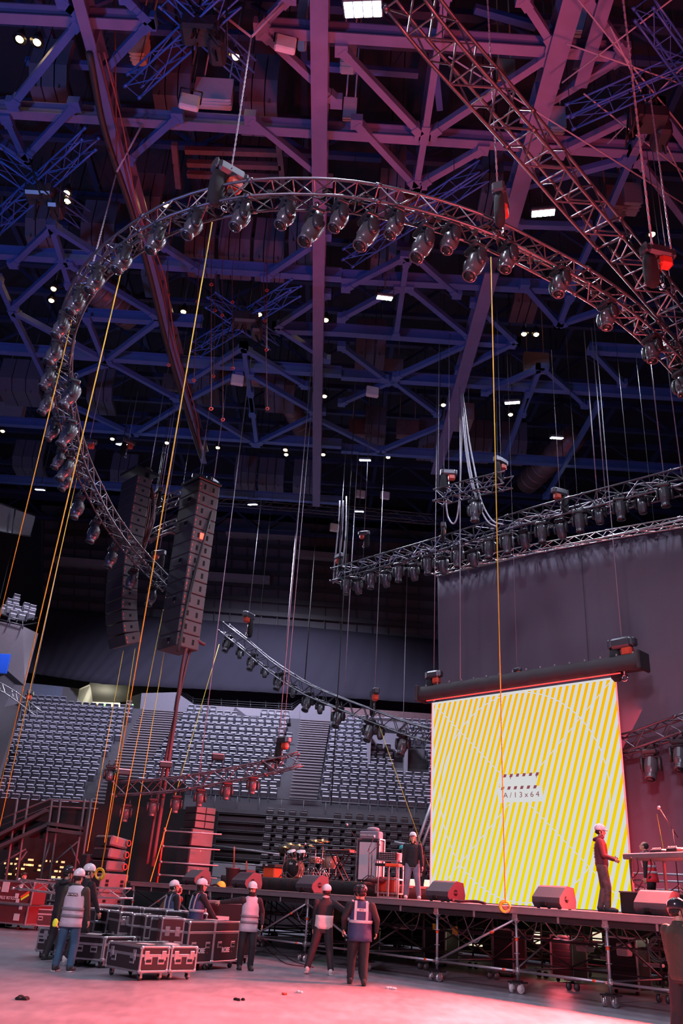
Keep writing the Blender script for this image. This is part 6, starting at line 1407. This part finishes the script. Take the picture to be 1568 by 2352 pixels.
def person(p, face, label, H=1.76, lean=(0,0), feet=((-.11,0),(.11,0)), hands=((-.26,.02,.80),(.26,.02,.80)), head_yaw=0., head_tilt=0., twist=0.,
           top='jacket_black', legs='trouser_black', shoes='shoe_dark', helmet=None, hair='hair_dark', vest=None, vest_detail=None, bulk=1., skin='skin', scarf=None, beard=None, long_hair=False, hood=False, cap=None, two_tone=None, curl=1., back_print=None, hem=.84, gloves=None, lift=((0),(0))):
    """local frame: x to the person's right, y forward, z up; face = heading angle of +y"""
    t = thing('person', label, 'person', p, face-PI/2)
    k = H/1.76; B = bulk
    hipc = Vector((lean[0]*.15, lean[1]*.15, .93)); shc = Vector((lean[0], lean[1], 1.44-.35*(lean[0]**2+lean[1]**2)))
    cz, sz = math.cos(twist), math.sin(twist)
    def tw(v): return Vector((v[0]*cz-v[1]*sz, v[0]*sz+v[1]*cz, v[2]))
    sh = [shc+tw((s*.185*B, 0, -.02)) for s in (-1, 1)]; hip = [hipc+Vector((s*.095, 0, -.03)) for s in (-1, 1)]
    ank = []; kne = []
    for i, s in enumerate((-1, 1)):
        f = feet[i]; zz = f[2] if len(f) > 2 else 0
        kn, an = ik(hip[i], (f[0], f[1]-.03, .09+zz), .418, .405, (s*.15, 1, 0)); kne.append(kn); ank.append(an)
    elb = []; wri = []
    for i, s in enumerate((-1, 1)):
        e, w = ik(sh[i], hands[i], .29, .26, (s*.6, -.8, -.3)); elb.append(e); wri.append(w)
    neck = shc+Vector((0, .0, .06)); hc = shc+Vector((lean[0]*.25, .02+lean[1]*.3+.03*head_tilt, .20-.03*abs(head_tilt)))
    RH = Matrix.Rotation(head_yaw, 3, 'Z') @ Matrix.Rotation(-head_tilt, 3, 'X')
    hp_ = lambda x, y, z: hc+RH @ Vector((x, y, z))
    # ---------- body: one continuous skin surface
    b = MB()
    b.loft([ering(hipc+Vector((0,0,-.10)), .15, .11), ering(hipc+Vector((0,0,.02)), .165, .115), ering(hipc.lerp(shc,.3), .14, .10), ering(hipc.lerp(shc,.6), .155*B, .115, twist), ering(hipc.lerp(shc,.85), .17*B, .11, twist), ering(shc, .13*B, .08, twist), ering(shc+Vector((0,0,.05)), .06, .055)])
    b.cap2(shc-Vector((0,0,.02)), hc+Vector((0,-.01,-.08)), .062, .055, 12)
    b.ell(hp_(0,-.012,.035), (.076,.095,.09), 16, 12, RH).ell(hp_(0,.02,-.045), (.058,.068,.075), 14, 10, RH).ell(hp_(0,.055,-.085), (.036,.032,.028), 12, 8, RH)
    b.ell(hp_(0,.098,-.018), (.013,.018,.028), 10, 8, RH).ell(hp_(0,.105,-.034), (.017,.014,.011), 8, 6, RH).ell(hp_(0,.078,.022), (.055,.02,.012), 10, 6, RH).ell(hp_(0,.082,-.065), (.026,.014,.008), 10, 6, RH)
    for s in (-1, 1): b.ell(hp_(s*.078,-.01,-.015), (.012,.022,.034), 8, 8, RH).ell(hp_(s*.042,.06,-.02), (.022,.022,.02), 8, 6, RH)
    for i, s in enumerate((-1, 1)):
        b.cap2(sh[i], elb[i], .048*B, .038, 12).cap2(elb[i], wri[i], .038, .026, 12)
        b.cap2(hip[i], kne[i], .085*B, .055, 12).cap2(kne[i], ank[i], .052, .036, 12)
        # hand: palm, four fingers of different length, thumb on the side
        dr = (wri[i]-elb[i]).normalized(); pn = Vector((-s, 0, 0)); pn = (pn-dr*pn.dot(dr)); pn = pn.normalized() if pn.length > .2 else Vector((0, 0, -1))
        sd = dr.cross(pn).normalized(); 
        if sd.y < 0: sd = -sd
        pc = wri[i]+dr*.05; R = Matrix((sd, pn, dr)).transposed()
        b.ell(pc, (.040,.017,.052), 12, 8, R)
        for f, (off, ln) in enumerate(((.030,.068),(.011,.078),(-.009,.072),(-.027,.056))):
            base = pc+dr*.038+sd*off; c1 = curl*.35; d1 = (dr*math.cos(c1)+pn*math.sin(c1)).normalized(); d2 = (dr*math.cos(c1*2.4)+pn*math.sin(c1*2.4)).normalized()
            m1 = base+d1*ln*.5; b.cap2(base, m1, .0095, .009, 8).cap2(m1, m1+d2*ln*.5, .009, .0075, 8)
        tb = pc-dr*.01+sd*.032; td = (sd*.75+dr*.7+pn*.35).normalized(); b.cap2(tb, tb+td*.035, .012, .010, 8).cap2(tb+td*.035, tb+td*.035+(dr*.8+sd*.25+pn*.4).normalized()*.028, .010, .008, 8)
        b.cap2(ank[i], ank[i]+Vector((s*.02,.15,-.05)), .035, .03, 10)
    bo = b.build('body', skin, t); vox(bo, .0085, 2)
    # eyes
    e = MB(); [e.ell(hp_(s*.031,.088,.004), (.013,.007,.006), 8, 6, RH) for s in (-1, 1)]; e.build('eyes', 'glass_dark', bo)
    # ---------- trousers
    m = MB(); m.loft([ering(hipc+Vector((0,0,-.12)), .165*B, .125), ering(hipc+Vector((0,0,.0)), .178*B, .132), ering(hipc+Vector((0,0,.10)), .160*B, .122)])
    for i in range(2):
        m.cap2(hip[i]+Vector((0,0,.0)), kne[i], .108*B, .084, 14).cap2(kne[i], ank[i]+Vector((0,0,.02)), .082, .070, 14)
        for z_ in (.25, .55, .8): q = kne[i].lerp(ank[i], z_); m.torus(q, (kne[i]-ank[i])+Vector((.03,.05,0)), .064-.008*z_, .012, 14, 5)
    vox(m.build('trousers', legs, t), .012, 2)
    # ---------- shoes
    for i, s in enumerate((-1, 1)):
        a = ank[i]; zf = a.z-.09; m = MB()
        m.loft([ering((a.x+s*.0, a.y-.055, zf+.045), .035, .01), ering((a.x, a.y-.045, zf+.05), .042, .03), ering((a.x, a.y, zf+.11), .05, .055)][::-1]) if False else None
        m.ell((a.x, a.y-.015, zf+.075), (.056,.068,.08)).ell((a.x+s*.012, a.y+.09, zf+.05), (.054,.12,.05)).ell((a.x+s*.018, a.y+.17, zf+.042), (.048,.055,.04))
        so = m.build('shoe', shoes, t); vox(so, .011, 2)
        MB().bbox((a.x+s*.01, a.y+.07, zf+.012), (.088,.275,.024), .012).build('sole', 'paper' if shoes != 'shoe_dark' or legs == 'jeans' else 'rubber', so)
    # ---------- jacket / sweater
    m = MB()
    hb = hipc+Vector((0,0,hem-.93)); 
    m.loft([ering(hb, .176*B, .135), ering(hb+Vector((0,0,.05)), .186*B, .145), ering(hipc.lerp(shc,.35), .182*B, .140, twist), ering(hipc.lerp(shc,.65), .192*B, .142, twist), ering(hipc.lerp(shc,.88), .196*B, .132, twist), ering(shc+Vector((0,0,.005)), .165*B, .10, twist), ering(shc+Vector((0,0,.055)), .085, .078), ering(shc+Vector((0,.0,.095)), .070, .068)])
    for i in range(2):
        m.cap2(sh[i]-Vector((0,0,.01)), elb[i], .078*B, .060, 14).cap2(elb[i], wri[i].lerp(elb[i], .06), .058, .042, 14)
        for z_ in (.3, .7): m.torus(elb[i].lerp(wri[i], z_), (wri[i]-elb[i])+Vector((.05,.0,.05)), .050-.01*z_, .009, 14, 5)
    j = m.build('jacket' if not two_tone else 'sweater', top, t); vox(j, .012, 2)
    if two_tone:
        m = MB(); m.loft([ering(hb-Vector((0,0,.006)), .182*B, .141), ering(hb+Vector((0,0,.05)), .192*B, .151), ering(hipc.lerp(shc,.35), .188*B, .147, twist), ering(hipc.lerp(shc,.47), .191*B, .148, twist)]); m.build('white_lower_half', two_tone, j)
        MB().torus(shc+Vector((0,.0,.105)), (0,0,1), .062, .022, 20, 8).build('white_collar', two_tone, j)
    if hood: MB().torus(shc+Vector((0,-.035,.06)), (0,-.35,1), .095, .042, 20, 8).build('hood', top, j)
    if scarf: MB().loft([ering(shc+Vector((0,.01,.04)), .09, .085), ering(shc+Vector((0,.02,.10)), .085, .085), ering(hp_(0,.012,-.055), .068, .085)]).build('neck_scarf', scarf, t)
    # ---------- vest
    if vest:
        v = MB(); hv = hipc+Vector((0,0,hem-.93-.07))
        R_ = [ering(hv, .215*B, .172), ering(hv+Vector((0,0,.08)), .204*B, .163), ering(hipc.lerp(shc,.4), .200*B, .158, twist), ering(hipc.lerp(shc,.68), .200*B, .158, twist), ering(hipc.lerp(shc,.86), .178*B, .148, twist), ering(shc+Vector((0,0,.03)), .148*B, .118, twist), ering(shc+Vector((0,0,.062)), .092, .086)]
        for q in R_[:4]:
            for n_, pt in enumerate(q): pt.y += .008*math.sin(n_*2.3); pt.x += .006*math.sin(n_*3.1+q[0].z*9)
        v.loft(R_); vo = v.build('safety_vest', vest, t)
        bandm = 'reflect' if vest != 'vest_grey' else 'reflect_dark'
        st_ = MB()
        fr = (.30, .06) if vest == 'vest_grey' else ((.38,) if vest != 'vest_red' else (.42, .14))
        for f in fr:
            c0 = hipc.lerp(shc, f); st_.loft([ering(c0-Vector((0,0,.028)), .212*B, .171, twist), ering(c0+Vector((0,0,.028)), .212*B, .171, twist)], cap=False)
        if vest != 'vest_grey':
            for s in (-1, 1):
                for yy in (-1, 1):
                    pts = [hipc.lerp(shc,.42)+tw((s*.105*B, yy*.150, 0)), hipc.lerp(shc,.75)+tw((s*.105*B, yy*.148, 0)), shc+tw((s*.10*B, yy*.112, .035)), shc+tw((s*.095*B, yy*.02, .062))]
                    for a_, b_ in zip(pts, pts[1:]): st_.bar(a_, b_, .05, .012, Vector((0, yy, .1)))
        so_ = st_.build('reflective_band', bandm, vo); so_.modifiers.new('s', 'SOLIDIFY').thickness = .004
        if vest_detail:
            pc_ = hipc.lerp(shc,.80)+tw((0, -.156, 0)); bx = MB().bbox(pc_, (.21,.012,.055), .004).build('back_patch', 'black_plastic' if vest == 'vest_grey' else 'paper', vo)
            text_mesh(vest_detail, .05, 'patch_text', 'paper' if vest == 'vest_grey' else 'vest_navy', bx, pc_+Vector((0,-.008,-.0)), (PI/2, 0, 0), .001, True)
    if back_print:
        m = MB(); r3 = random.Random(5)
        for row in range(5):
            for q in range(5):
                m.bbox(hipc.lerp(shc,.35+row*.12)+tw((-.10+q*.05+r3.uniform(-.008,.008), -.152+.012*abs(q-2)*.6+(row==4)*.015, 0)), (.03+r3.uniform(-.01,.012),.010,.045), .004)
        m.build('back_print', back_print, j)
    # ---------- head wear and hair
    if helmet or cap:
        hm = MB(); col = helmet or cap
        prof = [(.105,0),(.112,.012),(.116,.04),(.108,.085),(.085,.122),(.05,.145),(.018,.154),(.001,.155)]
        vs_ = []
        hm.loft([[hp_(r*math.cos(2*PI*i/20)*.92, r*math.sin(2*PI*i/20)*1.12-.01, .035+z*(.92 if helmet else .62)) for i in range(20)] for r, z in ([(.098,-.002)]+prof)])
        ho = hm.build('helmet' if helmet else 'cap', col, t)
        br = MB(); br.loft([[hp_(math.cos(a)*.098, .085+math.sin(a)*dd, zz) for a in [PI*q/10 for q in range(11)]] for dd, zz in ((.05,.046),(.085,.036),(.082,.028),(.05,.034))])
        br.build('brim', col, ho)
        if helmet:
            rg = MB(); [rg.path([hp_(xx, yy, zz) for yy, zz in ((.10,.09),(.07,.14),(0,.178),(-.07,.155),(-.115,.09))], .007, 6) for xx in (-.022, .022)]; rg.build('ridges', col, ho)
            stp = MB(); [stp.path([hp_(s*.09,.0,.03), hp_(s*.078,.03,-.06), hp_(s*.02,.065,-.115)], .006, 5) for s in (-1,1)]; stp.path([hp_(-.07,-.08,.0), hp_(0,-.115,-.015), hp_(.07,-.08,0)], .012, 6); stp.build('chin_strap', 'cloth_black', ho)
    h_ = MB(); h_.ell(hp_(0,-.03,.03 if not helmet else .005), (.086,.092,.085 if not helmet else .065), 16, 10, RH)
    if long_hair:
        for s in (-1, 1): h_.cap2(hp_(s*.065,-.02,.0), hp_(s*.07,-.01,-.17), .04, .03, 10)
        h_.cap2(hp_(0,-.07,0), hp_(0,-.07,-.17), .05, .04, 10)
    ho_ = h_.build('hair', hair, bo); vox(ho_, .009, 1)
    if beard: bb = MB(); bb.ell(hp_(0,.058,-.085), (.05,.045,.05), 12, 8, RH).ell(hp_(0,.07,-.125), (.035,.03,.05), 12, 8, RH); vox(bb.build('beard', beard, bo), .009, 1)
    if gloves:
        m = MB(); [m.ell(wri[i]+(wri[i]-elb[i]).normalized()*.06, (.045,.04,.06)) for i in range(2)]; vox(m.build('gloves', gloves, t), .012, 1)
    t.scale = (k, k, k)
    return t
g0 = lambda x, y: pz(x, y, 0)
UPA = PI/2
person(g0(143,2232), UPA-.12, 'person seen from behind in a silver-grey vest, blue jeans and white hard hat', H=1.74, feet=((-.13,-.04),(.13,.02)), hands=((-.30,.06,.84),(.28,.16,.90)), top='jacket_olive', legs='jeans', shoes='shoe_dark', helmet='helmet_white', vest='vest_grey', vest_detail='EVENT'[:0]+'SUPPORT'[:0]+'AU NORD', bulk=1.06, head_yaw=-.3)
person(g0(120,2206), UPA-.5, 'person in black with a black helmet, half hidden at the left of the helmeted group', H=1.80, feet=((-.14,-.05),(.2,.0)), hands=((-.25,.2,.9),(.22,.25,.95)), top='jacket_black', helmet='helmet_black', head_yaw=-.5, bulk=1.05, hood=True)
person(g0(168,2212), UPA-.75, 'person in a dark jacket and white hard hat looking right, behind the jeans wearer', H=1.86, feet=((-.16,-.05),(.14,.05)), hands=((-.25,.1,.86),(.22,.26,.88)), top='jacket_black', helmet='helmet_white', head_yaw=-.6, shoes='shoe_white', bulk=1.02)
pw = py(30,2035,31.2); person(Vector((pw.x, pw.y, 0)), UPA-1.2-PI/3, 'person in a dark jacket and cap bending over the big case at the left edge', H=1.72, lean=(.0,.42), hands=((-.15,.62,1.0),(.15,.62,1.0)), top='jacket_black', cap='jacket_olive', head_tilt=-.5)
p5 = py(400,2040,21.6); person(Vector((p5.x, p5.y, 0)), UPA-.9, 'person in a navy vest and white helmet, left of two behind the cases', H=1.66, feet=((-.1,0),(.12,0)), hands=((-.2,.15,.85),(.24,.05,.82)), top='jacket_black', legs='jeans', helmet='helmet_white', vest='vest_navy', hood=True, head_yaw=-.5, head_tilt=-.2)
p6 = py(455,2040,20.9); person(Vector((p6.x, p6.y, 0)), UPA-1.0, 'long-haired person in a navy vest and plain white hard hat behind the cases', H=1.72, lean=(0,.06), hands=((-.15,.3,.95),(.22,.42,.98)), top='jacket_black', legs='trouser_black', helmet='helmet_white', vest='vest_navy', hood=True, long_hair=True, head_yaw=-.5, gloves='cloth_black', bulk=1.05)
p6b = py(366,2065,22.4); person(Vector((p6b.x, p6b.y, 0)), UPA-.4, 'person in a brown jacket bending forward behind the left navy vest worker', H=1.66, lean=(.25,.3), hands=((-.3,.3,.8),(-.1,.4,.75)), top='jacket_brown', head_tilt=-.6)
person(g0(562,2228), -UPA+.25, 'person in a silver vest facing us, one arm stretched onto the upright case', H=1.72, feet=((-.10,.08),(.12,-.05)), hands=((.68,-.28,1.33),(-.30,.0,.92))[::-1], top='jacket_black', helmet='helmet_white', vest='vest_grey', scarf='cloth_black', head_yaw=.1, bulk=1.0)
person(g0(736,2238), UPA-.05, 'person in a half dark, half white sweater, legs apart, reaching right', H=1.76, lean=(.02,.0), feet=((-.30,-.15),(.22,-.08)), hands=((-.24,.14,.86),(.62,.18,1.18)), top='jacket_black', two_tone='sweater_white', legs='trouser_black', shoes='shoe_white', helmet='helmet_white', head_yaw=.1, hem=.90, bulk=1.06)
person(g0(822,2262), UPA-.02, 'person in a navy vest and black helmet walking before the stage', H=1.78, feet=((-.16,.10),(.10,-.16)), hands=((-.34,.14,.98),(.33,.10,.94)), top='jacket_black', legs='trouser_black', shoes='shoe_dark', helmet='helmet_black', vest='vest_navy', vest_detail='VIGILE'[:0]+'STAFF'[:0]+'W E', bulk=1.12, head_yaw=.0)
pb = py(822,2060,20.3); person(Vector((pb.x, pb.y, 0)), UPA-.1, 'person with a black and white helmet mostly hidden behind the navy vest walker', H=1.78, feet=((-.1,0),(.14,.1)), hands=((-.30,.1,.9),(.2,.1,.9)), top='jacket_black', vest='vest_navy', helmet='helmet_black')
q = pd(945,2062,4.0); q.z = DECK; person(q, -UPA-.1, 'long-haired bearded person in a black hoodie and grey jeans on the stage', H=1.80, feet=((-.20,.0),(.16,.05)), hands=((-.30,.08,.82),(.28,.08,.82)), top='jacket_black', legs='jeans_grey', shoes='shoe_white', helmet='helmet_white', hair='hair_blond', long_hair=True, beard='hair_blond', skin='skin_pale', hood=True, head_tilt=-.25, bulk=1.08)
q = pd(914,2058,8.0); q.z = DECK; person(q, UPA-1.9, 'person in dark red with a teal helmet on the stage behind the mixer', H=1.72, lean=(0,.1), hands=((-.2,.3,1.0),(.2,.3,1.0)), top='jacket_maroon', helmet='helmet_teal', head_tilt=-.3)
q = pd(923,2058,7.3); q.z = DECK; person(q, UPA-1.6, 'person with a dark grey helmet looking down beside the teal helmet', H=1.72, lean=(.0,.14), hands=((-.2,.3,1.0),(.2,.3,1.0)), top='jacket_black', helmet='helmet_black', head_tilt=-.5)
q = pd(967,2058,8.3); q.z = DECK; person(q, UPA+1.9, 'dark-clad person with a black helmet standing right behind the bearded one at the LED wall', H=1.72, hands=((-.22,.1,.84),(.22,.1,.84)), top='jacket_maroon', helmet='helmet_black')
q = pd(1389,2095,2.4); q.z = DECK; person(q, -.35, 'person in maroon hoodie and camouflage trousers with a white striped helmet before the LED wall', H=1.80, feet=((-.13,-.06),(.12,.10)), hands=((-.10,.25,1.10),(.14,.27,1.06)), top='jacket_maroon', legs='camo', shoes='shoe_dark', helmet='helmet_white', hood=True, back_print='paper', bulk=1.12, hem=.92)
q = pd(1502,2070,4.3); q.z = DECK; person(q, UPA+1.0, 'person in a bright red vest standing behind the DJ table', H=1.62, lean=(0,.10), head_tilt=-.3, hands=((-.26,.12,.80),(.22,.2,.82)), top='jacket_black', vest='vest_red', hood=False)
p = py(1552,2080,12.4); person(Vector((p.x, p.y, 0)), UPA-1.1, 'person in an olive jacket and black helmet cut by the right edge of the picture', H=1.80, feet=((-.12,-.1),(.12,.1)), hands=((-.24,.1,.86),(.24,.15,.86)), top='jacket_olive', helmet='helmet_black', head_yaw=-.4, bulk=1.08, hair='hair_dark')
q = pd(1252,2120,9.3); q.z = 0; person(q, -UPA, 'person in light clothing on the floor behind the stage scaffolding', H=1.75, top='paper', legs='jeans', hem=.9)
tag(MB().ell((0,0,0), (.05,.03,.07)).bbox((0,0,-.03), (.09,.05,.08), .02).build('glove', 'neon_yellow', None, loc=py(127,2119,17.1)), 'neon yellow glove held in the left hand of the jeans wearer', 'glove')
# any part left from loops
for o in list(bpy.data.objects):
    if o.parent is not None:
        for k in ('category', 'group'):
            if k in o: del o[k]
